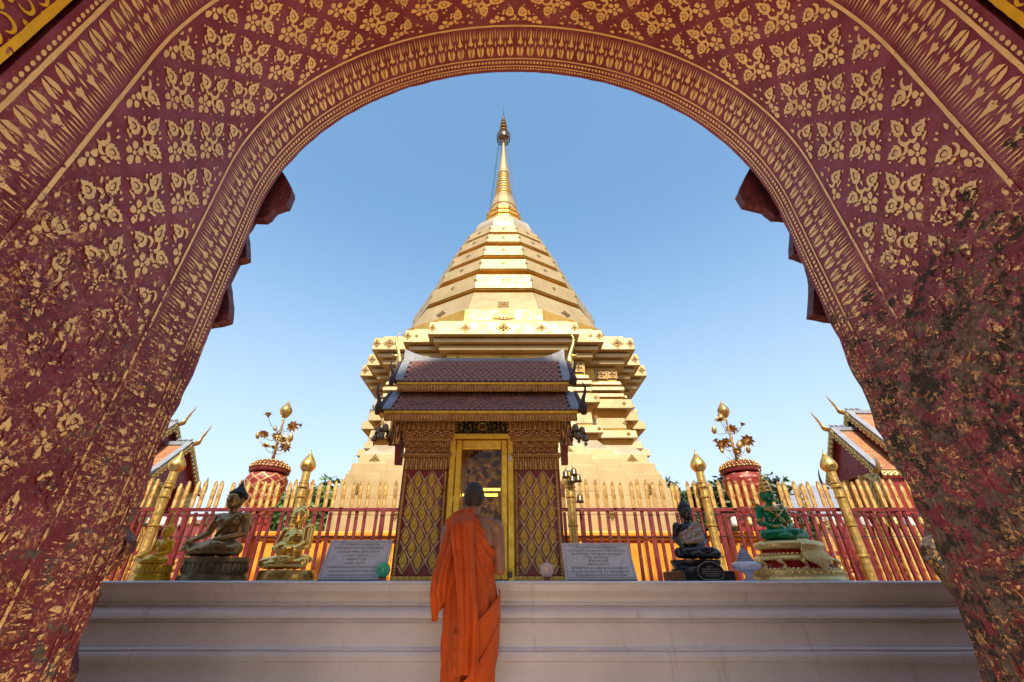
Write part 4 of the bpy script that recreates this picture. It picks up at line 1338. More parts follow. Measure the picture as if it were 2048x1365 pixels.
# row of small bells and offerings hung behind the fence
SMB = [MB().lathe([(0.001, .075), (.02, .075), (.045, .06), (.055, .03), (.058, -.01), (.074, -.05), (.066, -.05), (.05, -.01), (.03, .03)], n=14).mesh('bell_body', m, True) for m in (M['silver_bell'], M['lotus_gold'], M['white_bits'])]
def bell_rail(xa, xb, label, bl, Y=7.0, z=2.02):
    r_ = thing('bell_rail', label, 'rail', ((xa+xb)/2, Y, 0))
    bev(MB().box(xa, xb, Y-.03, Y+.03, z-.04, z).build('beam', M['fence_red'], r_), .006)
    for x in (xa+.05, (xa+xb)/2, xb-.05):
        MB().box(x-.035, x+.035, Y-.035, Y+.035, 0, z-.041).build('upright', M['fence_red'], r_)
    x = xa+.16
    while x < xb-.1:
        b_ = thing('prayer_bell', bl, 'bell', (x, Y-.045, z-.13), 0, bl)
        link('bell_body', SMB[random.choice((0, 1, 0, 1, 1, 2))], b_, None, None, (1.1,)*3)
        MB().tube([(0, 0, .08), (0, .04, .135)], .004, 5).build('hanger', M['wire'], b_, local=True)
        MB().tube([(0, 0, .02), (0, 0, -.10)], [.004, .012], 6).build('clapper', M['lotus_gold'], b_, local=True)
        x += random.uniform(.19, .27)
bell_rail(-6.0, -3.75, 'maroon rail of prayer bells behind the bronze buddha', 'small prayer bell hung on the rail behind the bronze buddha')
bell_rail(3.35, 6.9, 'maroon rail of prayer bells behind the green buddha', 'small prayer bell hung on the rail behind the green buddha')
# inner low fence with gilded pickets on both sides of the plinth
IP = MB()
IP.add([(-.03, -.02, 0), (.03, -.02, 0), (.03, .02, 0), (-.03, .02, 0), (-.03, -.02, 1.85), (.03, -.02, 1.85), (.03, .02, 1.85), (-.03, .02, 1.85), (0, -.006, 2.04), (0, .006, 2.04)],
       [(3, 2, 1, 0), (0, 1, 5, 4), (1, 2, 6, 5), (2, 3, 7, 6), (3, 0, 4, 7), (4, 5, 8), (6, 7, 9), (5, 6, 9, 8), (7, 4, 8, 9)])
IP = IP.mesh('picket', M['fence_gold'])
def inner_fence(xa, xb, label, Y=8.6):
    fe = thing('inner_fence', label, 'fence', ((xa+xb)/2, Y, 0)); cx = (xa+xb)/2
    x = xa
    while x < xb:
        link('picket', IP, fe, (x-cx, 0, random.uniform(-.03, .05))); x += .155
    MB().box(xa, xb, Y+.022, Y+.06, 1.55, 1.62).build('rail', M['fence_red'], fe)
    bw = MB().box(xa-.1, xb+.1, Y+.065, Y+.2, 0, 1.5).build('base_panel', M['shrine_red'], fe)
    mb = MB()
    mb.grid(lambda u, v: (lerp(xa, xb, u), Y+.062-.02*clamp(.5+fbm(u*(xb-xa)*9, v*9)), lerp(.9, 1.5, v)), 90, 24, att=lambda u, v: clamp(.5+fbm(u*(xb-xa)*9, v*9), 0, .999))
    mb.build('carving', M['relief'], bw, fix=False)
inner_fence(-8.6, -5.0, 'low inner fence of gilded pickets behind the bells beside the left hall')
inner_fence(5.2, 9.4, 'low inner fence of gilded pickets behind the bells beside the right hall')

# ================================================================== lotus vases
def lotus_flower_mesh(s, n=9, open_=1.0):
    mb = MB()
    for ring, (nn, tilt, L) in enumerate(((n, 1.15*open_, 1.0), (n-2, .65*open_, .9), (4, .25, .7))):
        for k in range(nn):
            a = 2*PI*k/nn + ring*.4
            pts = []
            for t, w in ((0, .08), (.35, .24), (.7, .2), (1.0, .02)):
                ang = tilt*(.35+.75*t)
                rr = s*L*t*math.sin(ang); zz = s*L*t*math.cos(ang)
                for q in (-1, 1):
                    pts.append((rr*math.cos(a)-q*w*s*math.sin(a), rr*math.sin(a)+q*w*s*math.cos(a), zz))
            mb.add(pts, [(0, 1, 3, 2), (2, 3, 5, 4), (4, 5, 7, 6)])
    mb.lathe([(.02*s, -.12*s), (.12*s, -.03*s), (.16*s, .06*s), (.10*s, .12*s)], n=8)
    return mb.mesh('lotus_flower', M['lotus_gold'])
FLW = [lotus_flower_mesh(.10), lotus_flower_mesh(.115, 8, 1.25), lotus_flower_mesh(.09, 8, .8)]
BUDM = MB().lathe([(.004, -.03), (.02, -.02), (.034, .005), (.036, .03), (.026, .06), (.012, .085), (.002, .105)], n=12).mesh('lotus_bud', M['lotus_gold'], True)
def lotus_vase(x, label, tlabel, seed, mat2):
    Y = 7.5
    rnd = random.Random(seed)
    va = thing('lotus_vase', label, 'vase', (x, Y, 0), 0)
    prof = [(.30, 1.78), (.30, 1.82), (.27, 1.84), (.25, 1.86), (.23, 1.88), (.22, 1.9), (.24, 1.95), (.17, 2.02), (.20, 2.15), (.27, 2.35), (.315, 2.52), (.325, 2.62), (.30, 2.70), (.24, 2.735)]
    mb = MB()
    nn = 72
    zs = [2.0+.74*k/56 for k in range(57)]
    def rad(z):
        for (r0, z0), (r1, z1) in zip(prof, prof[1:]):
            if z0 <= z <= z1: return lerp(r0, r1, sst(0, 1, (z-z0)/(z1-z0)))
        return prof[-1][0]
    def rel(u, v):
        a = u*9; b = v*5.2
        if seed % 2:
            q = abs(((a+b) % 1)-.5) ; p = abs(((a-b) % 1)-.5)
            return clamp(1.1-4.2*max(q, p)+.15*math.cos(20*a), 0, .999)
        q = min(abs(((a+b*.9) % 1)-.5), abs(((a-b*.9) % 1)-.5))
        return clamp(max(1-q*6, .9-((((a*2) % 1)-.5)**2*16+(((b*1.8) % 1)-.5)**2*16)), 0, .999)
    mb.grid(lambda u, v: ((rad(2.02+v*.71)+.012*rel(u, v))*math.cos(2*PI*u), (rad(2.02+v*.71)+.012*rel(u, v))*math.sin(2*PI*u), 2.02+v*.71), 110, 60, True, att=rel)
    mb.build('body', M['vase_relief'], va, smooth=True, local=True, fix=False)
    MB().lathe(prof[:9], n=12).build('pedestal', M['vase_relief'], va, local=True, auto=30)
    lid = MB().lathe([(.235, 2.732), (.315, 2.745), (.325, 2.775), (.30, 2.80), (.31, 2.815), (.30, 2.85), (.25, 2.90), (.16, 2.945), (.05, 2.97), (.001, 2.975)], n=36).build('lid', M['vase_red'], va, local=True, auto=35)
    for row, (r, z, c) in enumerate(((.315, 2.822, 30), (.295, 2.862, 28), (.245, 2.907, 22), (.17, 2.944, 15))):
        mb = MB()
        for k in range(c):
            a = 2*PI*(k+.5*(row % 2))/c
            mb.ell((r*math.cos(a), r*math.sin(a), z), .024, 6, 4)
        tag(mb.build('stud_row', M['lotus_gold'], lid, local=True, smooth=True), kind='stuff')
    # the gilded lotus plant stands in the vase
    tr = thing('gilded_lotus_plant', tlabel, 'ornament', (x, Y, 2.95), rnd.uniform(0, 6))
    MB().tube([(0, 0, 0), (.004, .0, .35), (0, .004, .75), (0, 0, .84)], [.024, .021, .018, .026], 8).build('stem', M['lotus_gold'], tr, local=True, smooth=True)
    MB().lathe([(.02, .80), (.05, .82), (.075, .86), (.098, .90), (.105, .94), (.095, .985), (.065, 1.03), (.032, 1.075), (.01, 1.12), (.002, 1.15)], n=20).build('crowning_bud', M['lotus_gold'], tr, local=True, smooth=True)
    nb = 15
    for k in range(nb):
        a = 2.4*k + rnd.uniform(-.4, .4)
        z0 = rnd.uniform(.02, .62); L = rnd.uniform(.14, .34); dz = rnd.uniform(.02, .2)
        pts = [(0, 0, z0)]
        for t in (.35, .7, 1.0):
            pts.append((L*t*math.cos(a), L*t*math.sin(a), z0 + dz*t*t - .05*math.sin(PI*t)))
        br = MB().tube(pts, [.007, .006, .005, .004], 5).build('branch', M['lotus_gold'], tr, local=True, smooth=True)
        e = pts[-1]
        s_ = rnd.uniform(.8, 1.25)
        if k % 3 == 2: link('lotus_bud', BUDM, br, e, (rnd.uniform(-.3, .3), rnd.uniform(-.3, .3), 0), (s_*1.1,)*3)
        else: link('lotus_flower', rnd.choice(FLW), br, e, (rnd.uniform(-.9, .9), rnd.uniform(-.9, .9), rnd.uniform(0, 6)), (s_,)*3)
lotus_vase(-4.05, 'maroon vase with gold scale relief behind the left fence', 'gilded lotus spray in the left vase beside the left hall', 4, 0)
lotus_vase(4.10, 'maroon vase with pale diamond relief behind the green buddha', 'gilded lotus spray in the right vase above the green buddha', 5, 0)

# ================================================================== side halls
def lace_strip(mb, p0, p1, nrm, w, th, k, drop):
    """pierced looking gilded board between two points, scalloped on its lower side"""
    p0, p1, nrm = Vector(p0), Vector(p1), Vector(nrm).normalized()
    d = (p1-p0).normalized(); dn = Vector(drop).normalized()
    n = k*6
    def h(u): return w*(.74+.26*abs(math.sin(PI*u*k)))
    def rl(u, v):
        a = ((u*k) % 1)-.5; b = v-.5
        return clamp(1.15-2.6*abs(math.hypot(a, b)-.30)*2.2 if v < .86 else .9, 0, .999)
    L = (p1-p0)
    mb.grid(lambda u, v: tuple(p0+L*u+dn*(h(u)*(1-v))+nrm*(th*rl(u, v))), n, 8, att=rl)
    return mb
def hall(side, xg, Yr, zr, dx2, dz2, half, hgt, label):
    root = thing('prayer_hall', label, 'hall', (xg+side*2.5, Yr, 0))
    s_ = side
    Lx = 5.0
    def tier(x0, zr, half, hgt, Lx, first):
        # slopes: near side is the one toward the altar wall
        for sd in (-1, 1):
            y1 = Yr+sd*half
            mb = MB()
            rows, cols = 15, int(Lx/.11)
            # lapped tile rows: every row a stepped strip
            def fn(u, v):
                r = v*rows; i = min(int(r), rows-1); t = r-i
                x = x0 + s_*(.03+Lx*u)
                sag = .05*math.sin(PI*v)
                yy = lerp(y1, Yr, v); zz = lerp(zr-hgt, zr, v)-sag
                return (x, yy+sd*.0, zz + (.022*(1-t)) + .006*math.sin(u*cols*2*PI))
            mb.grid(fn, cols*2, rows*3)
            rf = mb.build('roof_slope', M['hall_tile'], root, fix=False)
            # grey verge strip and gilded bargeboard
            mb = MB()
            p0 = Vector((x0, Yr, zr+.05)); p1 = Vector((x0, y1, zr-hgt+.05))
            dd = (p1-p0).normalized(); up_ = Vector((0, -dd.z*sd, dd.y*sd)); 
            if up_.z < 0: up_ = -up_
            v = []
            for p in (p0, p1):
                for xx, hh in ((-.02, 0), (.16, 0), (.16, .05), (-.02, .05)):
                    v.append(p + Vector((s_*xx, 0, 0)) + up_*hh)
            mb.add(v, [(0, 1, 2, 3), (7, 6, 5, 4), (0, 4, 5, 1), (1, 5, 6, 2), (2, 6, 7, 3), (3, 7, 4, 0)])
            bev(mb.build('verge', M['roof_lead'], rf), .008)
            lb = MB()
            lace_strip(lb, p0-up_*.005+Vector((-s_*.03, 0, 0)), p1-up_*.005+Vector((-s_*.03, 0, 0)), (-s_, 0, 0), .17, .03, 12, -up_)
            lace_strip(lb, p0-up_*.005+Vector((-s_*.025, 0, 0)), p1-up_*.005+Vector((-s_*.025, 0, 0)), (s_, 0, 0), .17, .01, 12, -up_)
            lb.build('bargeboard', M['lace'], rf, fix=False)
            # hooked finial at the eave
            q = Vector(p1)
            mb = MB()
            pts = []; rr = []
            for k in range(13):
                t = k/12
                pts.append((x0-s_*.03, q.y+sd*(.16*math.sin(t*2.6)), q.z-.10+.58*t*(.35+.65*t)))
                rr.append(.075*(1-t)**.7+.004)
            mb.tube(pts, rr, 8, .5)
            mb.build('eave_finial', M['lace'], rf, smooth=True)
            # eave board
            mb = MB()
            lace_strip(mb, (x0+s_*.1, y1-sd*.01, zr-hgt), (x0+s_*Lx, y1-sd*.01, zr-hgt), (0, sd, 0), .14, .02, int(Lx/.14), (0, 0, -1))
            mb.build('eave_board', M['lace'], rf, fix=False)
        gb = MB().prism([(Yr-half*.93, zr-hgt+.02), (Yr+half*.93, zr-hgt+.02), (Yr, zr-.03)], x0+s_*.10, x0+s_*.14, 'x').build('gable', M['shrine_red'], root)
        rd = MB().box(*sorted((x0-s_*.02, x0+s_*Lx)), Yr-.05, Yr+.05, zr+.0, zr+.10).build('ridge', M['roof_lead'], root)
        mb = MB()
        for k in range(3):
            mb.tube([(x0+s_*(.12+k*.16), Yr, zr+.1), (x0+s_*(.05+k*.16), Yr, zr+.17), (x0+s_*(.0+k*.16), Yr, zr+.15)], [.05, .04, .012], 6)
        mb.build('ridge_crest', M['roof_lead'], rd, smooth=True)
        # chofa
        pts = []; rr = []
        for k in range(17):
            t = k/16
            pts.append((x0-s_*(.06+.40*t**.8-.10*t**3+.02*math.sin(t*9)), Yr, zr+.02+.62*t**1.25)); rr.append((.052*(1-t)**.8+.004)*(1+.7*math.exp(-((t-.14)/.1)**2)))
        mb = MB().tube(pts, rr, 8, .7)
        c = pts[8]
        mb.tube([c, (c[0]-s_*.05, c[1], c[2]-.01), (c[0]-s_*.07, c[1], c[2]+.05)], [.022, .016, .003], 6)
        mb.build('chofa', M['lotus_gold'], rd, smooth=True)
    tier(xg, zr, half, hgt, Lx, True)
    tier(xg+s_*dx2, zr+dz2, half*1.08, hgt*1.08, Lx-.3, False)
    # lower side roof that continues past the eave
    for sd in (-1, 1):
        mb = MB()
        y0 = Yr+sd*half*.9; y1 = Yr+sd*(half*.9+.95); z0 = zr-hgt*.80; z1 = z0-1.0
        mb.grid(lambda u, v: (xg+s_*(.95+4.2*u), lerp(y1, y0, v), lerp(z1, z0, v)-.05*math.sin(PI*v)+.02*(1-(v*13) % 1)+.006*math.sin(u*230)), 76, 39)
        lr = mb.build('lower_roof_slope', M['hall_tile'], root, fix=False)
        mb = MB()
        lace_strip(mb, (xg+s_*.95, y1+sd*.01, z1+.02), (xg+s_*5.1, y1+sd*.01, z1+.02), (0, sd, 0), .16, .02, 26, (0, 0, -1))
        mb.build('eave_board', M['lace'], lr, fix=False)
        for k in range(3):
            pc = MB().lathe([(.12, 0), (.12, .2), (.09, .22), (.085, z1-.25), (.12, z1-.2), (.12, z1+.1)], ((xg+s_*(1.15+k*1.6)), y1-sd*.12, 0), 14)
            pc.build('column', M['carved_gold'], root, auto=30)
    zb = zr-hgt+.02
    MB().box(*sorted((xg+s_*.2, xg+s_*5.0)), Yr-half*.85, Yr+half*.85, 0, zb-.01).build('wall', M['shrine_red'], root)
    # gilded bracket panels under the gable and a naga at the corner
    for sd in (-1, 1):
        mb = MB()
        mb.grid(lambda u, v: (xg+s_*.09, Yr+sd*lerp(half*.35, half*.92, u), lerp(zb-1.5+.9*u, zb, v)), 18, 40, att=lambda u, v: clamp(.5+1.2*fbm(u*7, v*16, sd), 0, .999))
        mb.build('gable_bracket', M['lace'], root, fix=False)
        MB().box(*sorted((xg+s_*.02, xg+s_*.12)), Yr+sd*half*.30-.05, Yr+sd*half*.30+.05, 0, zb).build('gable_column', M['carved_gold'], root)
    return root
hall(1, 9.5, 11.96, 5.0, .66, .52, .95, 1.36, 'gilded prayer hall with orange tiled roof beyond the right vase')
hall(-1, -9.0, 12.1, 4.62, .66, .60, 1.05, 1.15, 'gilded prayer hall with orange tiled roof beyond the left vase')
# naga flame ornament standing by the right hall
ng = thing('naga_finial', 'gilded flame shaped naga finial before the right hall', 'ornament', (6.35, 9.2, 0))
MB().lathe([(.16, 0), (.16, 1.6), (.12, 1.65), (.10, 1.95)], n=12).build('pedestal', M['carved_gold'], ng, local=True, auto=30)
mb = MB()
pts = []; rr = []
for k in range(20):
    t = k/19
    pts.append((-.30*math.sin(t*2.4)*t+.05*math.sin(t*8), 0, 1.9+1.05*t)); rr.append(.11*(1-t)**.8+.006)
mb.tube(pts, rr, 8, .6)
for k in range(3, 17, 2):
    p = pts[k]
    mb.tube([p, (p[0]+.12, 0, p[2]+.03), (p[0]+.15, 0, p[2]+.13)], [rr[k]*.7, rr[k]*.45, .004], 5)
mb.build('flame_body', M['lace'], ng, local=True, smooth=True)
# low grey roofed pavilion far behind
pv = thing('far_pavilion', 'low grey roofed pavilion far behind the right fence', 'pavilion', (17.5, 22, 0))
MB().box(13, 22, 20.5, 24, 0, 3.6).build('wall', M['maroon_wall'], pv)
MB().prism([(19.6, 3.6), (25, 3.6), (22.3, 5.6)], 12.4, 22.6, 'x').build('roof', M['roof_lead'], pv)

# ================================================================== trees
def tree(name, label, x, y, h, rx, rz, nleaf, m, seed, ls=.12):
    rnd = random.Random(seed)
    t = thing(name, label, 'tree', (x, y, 0))
    mb = MB()
    mb.tube([(0, 0, 0), (.08, .05, h*.3), (-.05, .1, h*.62), (.05, 0, h*.9)], [.20, .16, .10, .03], 9)
    tips = []
    for k in range(13):
        z0 = h*rnd.uniform(.3, .8); a = rnd.uniform(0, 6.28); L = rx*rnd.uniform(.5, .95)
        e = (L*math.cos(a), L*math.sin(a), z0+rz*rnd.uniform(.1, .6))
        mb.tube([(0, .05, z0), (e[0]*.5, e[1]*.5, z0+(e[2]-z0)*.35), e], [.07, .045, .012], 6)
        tips.append(e)
    mb.build('trunk', M['trunk'], t, local=True, smooth=True)
    cl_ = [(rnd.gauss(0, rx*.48), rnd.gauss(0, rx*.48), h-rz*.55+rnd.uniform(-rz*.6, rz*.5), rnd.uniform(.25, .5)*rx) for _ in range(30)] + [(e[0], e[1], e[2], .35*rx) for e in tips]
    v = []; f = []
    for k in range(nleaf):
        c = cl_[rnd.randrange(len(cl_))]
        d = Vector((rnd.gauss(0, 1), rnd.gauss(0, 1), rnd.gauss(0, 1))).normalized()*c[3]*rnd.uniform(.45, 1.05)
        p = Vector(c[:3])+d
        ax = Vector((rnd.gauss(0, 1), rnd.gauss(0, 1), rnd.gauss(0, .6))).normalized()
        bx_ = ax.cross(Vector((rnd.gauss(0, 1), rnd.gauss(0, 1), rnd.gauss(0, 1)))).normalized()
        s_ = ls*rnd.uniform(.7, 1.3)
        o = len(v)
        v += [p-ax*s_, p+bx_*s_*.38, p+ax*s_, p-bx_*s_*.38]
        f.append((o, o+1, o+2, o+3))
    MB().add(v, f).build('crown', m, t, local=True, fix=False)
tree('leafy_tree', 'light green leafy tree behind the left fence beside the chedi', -6.6, 15.0, 3.7, 1.5, 1.5, 9000, M['leaf'], 3)
tree('leafy_tree', 'airy green tree behind the gold monk statue', -5.2, 14.2, 3.35, 1.1, 1.3, 5000, M['leaf'], 11)
tree('dark_tree', 'dense dark green tree behind the right fence beside the chedi', 7.6, 15.0, 4.05, 1.6, 1.8, 14000, M['leaf_dark'], 5)
tree('dark_tree', 'dense dark green tree behind the right vase', 6.2, 14.6, 3.8, 1.3, 1.5, 9000, M['leaf_dark'], 8)

# ================================================================== statues on the altar wall
ZW = 1.066
def headfix(mb, i0, k=1.17, dz=-.035):
    for i in range(i0, len(mb.v)):
        x, y, z = mb.v[i]
        mb.v[i] = (x*k, y*k, .80+(z-.80)*k+dz)
def seated(mb, mudra='earth', shoulders=1.0, head=True, slim=1.0):
    """cross legged figure, one unit across the knees, facing -y, base at z = 0"""
    e, c = mb.ell, mb.cap
    e((0, .06, .13), (.25, .18, .12))
    for s_ in (-1, 1):
        c((s_*.15, .02, .13), (s_*.40, -.13, .105), .125, .095)
    c((.41, -.14, .09), (-.10, -.30, .085), .088, .062)           # left shin below
    c((-.41, -.14, .11), (.13, -.30, .155), .090, .064)           # right shin on top
    e((.20, -.30, .165), (.10, .055, .045)); e((-.17, -.31, .075), (.10, .05, .045))
    for k in range(5): e((.27+.012*k*.4, -.325+.022*k, .175), (.022, .012, .012), 8, 5)
    e((0, .05, .27), (.175*slim, .125, .13)); e((0, .045, .40), (.185*slim, .125, .14)); e((0, .035, .52), (.225*shoulders, .14, .13)); e((0, .04, .60), (.21*shoulders, .115, .075))
    for s_ in (-1, 1):
        e((s_*.085, -.065, .54), (.085, .05, .06))
        e((s_*.245*shoulders, .035, .595), (.085, .085, .08))
    c((0, .03, .66), (0, .015, .76), .072, .062)
    def hand(p, d, side):
        p = Vector(p); d = Vector(d).normalized(); sd = d.cross(Vector((0, -.4, 1))).normalized()
        e(p, (.048, .048, .040))
        for k in range(4):
            o = p + sd*(.030-.020*k) + d*.035
            L = (.085, .10, .095, .075)[k]
            c(o, o+d*L*.55+Vector((0, 0, -.006)), .0125, .012, 8); c(o+d*L*.55+Vector((0, 0, -.006)), o+d*L+Vector((0, 0, -.028)), .012, .009, 8)
        c(p+sd*.04*side, p+sd*.075*side+d*.045, .014, .010, 8)
    if mudra == 'earth':
        c((-.265*shoulders, .04, .585), (-.345, .02, .36), .068, .054); c((-.345, .02, .36), (-.375, -.20, .235), .052, .038)
        hand((-.375, -.245, .205), (-.05, -.35, -.5), 1)
        c((.265*shoulders, .04, .585), (.33, .02, .34), .068, .054); c((.33, .02, .34), (.12, -.19, .245), .052, .040)
        hand((.06, -.215, .235), (-1, -.2, .0), -1)
    elif mudra == 'alms':
        for s_ in (-1, 1):
            c((s_*.265*shoulders, .04, .585), (s_*.33, .0, .36), .068, .056); c((s_*.33, .0, .36), (s_*.16, -.24, .33), .054, .040)
            hand((s_*.13, -.26, .32), (-s_*.8, -.3, -.1), s_)
        e((0, -.22, .32), (.125, .115, .12), 18, 12)
    else:
        for s_ in (-1, 1):
            c((s_*.265*shoulders, .04, .585), (s_*.335, .02, .34), .066, .054); c((s_*.335, .02, .34), (s_*.13, -.20, .23), .052, .040)
            hand((s_*.08, -.22, .222), (-s_, -.15, 0), -s_)
    if head:
        h0 = len(mb.v)
        e((0, .0, .885), (.098, .115, .135), 18, 12); e((0, -.03, .82), (.07, .075, .06)); e((0, .03, .90), (.102, .10, .11))
        c((0, -.108, .905), (0, -.128, .865), .010, .018, 8)      # nose
        e((0, -.098, .822), (.030, .018, .010), 8, 6)             # lips
        for s_ in (-1, 1):
            c((s_*.020, -.106, .925), (s_*.065, -.090, .935), .010, .008, 8)   # brows
            e((s_*.042, -.092, .897), (.024, .018, .012), 8, 6)
            c((s_*.100, .01, .93), (s_*.104, .005, .79), .020, .014, 8)        # long ears
        headfix(mb, h0)
def hair_cap(mb, top='flame', seed=0):
    h0 = len(mb.v)
    for j in range(9):
        ph = .12+.17*j
        r = math.sin(ph); k_ = max(1, int(26*r))
        for i in range(k_):
            a = 2*PI*(i+.5*(j % 2))/k_
            x, y, z = r*math.cos(a), r*math.sin(a), math.cos(ph)
            if y < -.35 and z < .52: continue
            if z < -.1: continue
            mb.ell((.108*x, .018+.118*y, .91+.125*z), .021, 6, 5)
    mb.ell((0, .018, .912), (.106, .116, .122), 16, 10)
    mb.ell((0, .03, 1.03), (.066, .066, .055), 14, 9)
    if top == 'flame':
        mb.lathe([(.03, 1.07), (.034, 1.085), (.026, 1.11), (.016, 1.14), (.003, 1.185)], (0, .03, 0), 10)
    headfix(mb, h0)
def lotus_base(mb, x, y, z0, z1, n=26, flare=.06):
    """oval double lotus pedestal with petals"""
    h = z1-z0
    for (r, z) in ((1.0, 0),): pass
    prof = [(1.0, 0), (1.0, .22), (.93, .26), (.90, .30), (.90, .72), (.94, .78), (.97, .82), (.97, 1.0), (.2, 1.0)]
    mb.lathe([(r, z0+h*z) for r, z in prof], n=40, sx=x, sy=y)
def petals_ring(x, y, z0, h, n, th=.02, up=True):
    mb = MB()
    for k in range(n):
        a = 2*PI*k/n; da = PI/n*.92
        v = []
        for t, w, o in ((0, .7, .0), (.35, 1.0, 1.0), (.7, .85, .8), (1.0, .05, .25)):
            for q in (-1, 0, 1):
                aa = a+q*da*w
                k_ = 1+(th/x)*o*(1.0 if q == 0 else .45)
                v.append((x*k_*math.cos(aa), y*k_*math.sin(aa), z0+h*(t if up else 1-t)))
        f = [(r*3+i, r*3+i+1, r*3+i+4, r*3+i+3) for r in range(3) for i in range(2)]
        mb.add(v, f)
    return mb

# --- bronze buddha
S = .56
bz = thing('bronze_buddha', 'large dark bronze seated buddha with black topknot touching the earth', 'statue', (-2.49, 4.16, ZW), R(-16))
mb = MB(); seated(mb)
o = blob('body', mb, M['bronze'], bz, .0085, 3); o.scale = (S*1.08, S, S*.98); o.location = (0, 0, .185)
mb = MB(); hair_cap(mb)
o = mb.build('hair', M['hair_black'], bz, local=True, smooth=True); o.scale = (S*1.08, S, S*.98); o.location = (0, 0, .185)
mb = MB(); mb.tube([(.20, -.115, .60), (.12, -.135, .50), (.02, -.12, .38), (-.08, -.10, .30)], [.022, .03, .03, .02], 8, .5)
mb.tube([(.20, -.03, .665), (.215, -.09, .63), (.16, -.13, .55)], [.02, .03, .03], 8, .5)
o = mb.build('robe_sash', M['bronze_dark'], bz, local=True, smooth=True); o.scale = (S*1.08, S, S*.98); o.location = (0, 0, .185)
mb = MB(); lotus_base(mb, .315, .21, 0, .178)
bs = mb.build('pedestal', M['bronze_dark'], bz, local=True, auto=35)
petals_ring(.287, .188, .055, .085, 34, .022).build('lotus_petals', M['bronze_dark'], bs, local=True, smooth=True, fix=False)

# --- small yellow gold buddha
S = .30
sg_ = thing('small_gold_buddha', 'small yellow gold seated buddha on a stepped lotus base', 'statue', (-2.985, 4.12, ZW), R(-14))
mb = MB(); seated(mb)
o = blob('body', mb, M['yellow_gold'], sg_, .011, 3); o.scale = (S,)*3; o.location = (0, 0, .125)
mb = MB(); hair_cap(mb)
mb.lathe([(.03, 1.12), (.035, 1.16), (.02, 1.25), (.004, 1.46)], (0, .035, 0), 10)
o = mb.build('hair', M['yellow_gold'], sg_, local=True, smooth=True); o.scale = (S,)*3; o.location = (0, 0, .125)
mb = MB()
mb.lathe([(1.05, 0), (1.05, .03), (.98, .034), (.98, .055), (.86, .06), (.82, .075), (.86, .09), (.93, .1), (.93, .122), (.3, .124)], n=40, sx=.165, sy=.12)
bs = mb.build('pedestal', M['yellow_gold'], sg_, local=True, auto=35)
petals_ring(.145, .105, .058, .05, 26, .016).build('lotus_petals', M['yellow_gold'], bs, local=True, smooth=True, fix=False)

# --- polished gold monk statue holding an alms bowl
S = .50
gm_ = thing('gold_monk_statue', 'polished gold seated monk statue holding an alms bowl', 'statue', (-1.86, 4.16, ZW), R(-22))
mb = MB(); seated(mb, 'alms', .96)
h0 = len(mb.v); mb.ell((0, .02, .915), (.108, .118, .125), 18, 12); headfix(mb, h0)
mb.cap((.245, .03, .64), (.28, .0, .40), .095, .085); mb.cap((.28, .0, .40), (.22, -.18, .30), .085, .06)
mb.ell((0, .05, .16), (.42, .22, .10), 20, 10)
mb.cap((-.24, .03, .62), (-.30, .0, .42), .085, .08)
mb.ell((0, .03, .46), (.27, .15, .20), 20, 12)
o = blob('body', mb, M['gold_bright'], gm_, .0085, 8); o.scale = (S*1.05, S, S*1.0); o.location = (0, 0, .088)
mb = MB(); mb.lathe([(1.0, 0), (1.02, .02), (1.0, .06), (.95, .082), (.3, .086)], n=40, sx=.265, sy=.19)
mb.build('pedestal', M['gold'], gm_, local=True, auto=35)

# --- black buddha with brocade shawl
S = .43
bk = thing('black_buddha', 'glossy black seated buddha draped with a grey and copper shawl', 'statue', (1.66, 4.14, ZW), R(10))
mb = MB(); seated(mb, 'earth')
o = blob('body', mb, M['stone_black'], bk, .009, 3); o.scale = (S, S, S*1.04); o.location = (0, 0, .165)
mb = MB(); hair_cap(mb)
o = mb.build('hair', M['stone_black'], bk, local=True, smooth=True); o.scale = (S, S, S*1.04); o.location = (0, 0, .165)
mb = MB()
def shawl(u, v):
    # wraps from the left shoulder down across the chest to the right waist
    a = lerp(-1.9, 2.2, u); z = lerp(.66, .27, v) - .10*sst(.2, .9, u)*(0) 
    cut = sst(-1.0, .35, math.sin(a*.9+.2))
    x = math.sin(a); y = -math.cos(a)
    rx = lerp(.25, .30, v**.8)+.012*math.sin(u*46+v*9)+.006*math.sin(v*38+u*20); ry = lerp(.16, .20, v)+.012*math.sin(u*46+v*9)
    zz = z - .16*clamp(-x+.25)*(1-v)
    return (rx*x*(1 if x > 0 else .78), .04+ry*y, zz)
mb.grid(shawl, 70, 30, att=lambda u, v: clamp(.45+.9*fbm(u*16, v*14)+.35*math.sin(v*18+u*9), 0, .999))
o = mb.build('shawl', M['shawl'], bk, local=True, smooth=True, fix=False); o.scale = (S, S, S*1.04); o.location = (0, 0, .165)
sol = o.modifiers.new('solid', 'SOLIDIFY'); sol.thickness = .02
mb = MB(); mb.lathe([(1.0, .08), (1.0, .09), (.93, .10), (.90, .115), (.94, .13), (.97, .14), (.97, .16), (.3, .162)], n=40, sx=.225, sy=.16)
bs = mb.build('pedestal', M['stone_black'], bk, local=True, auto=35)
bev(MB().box(-.235, .235, -.17, .17, 0, .078).build('block', M['stone_black'], bs, local=True), .01)
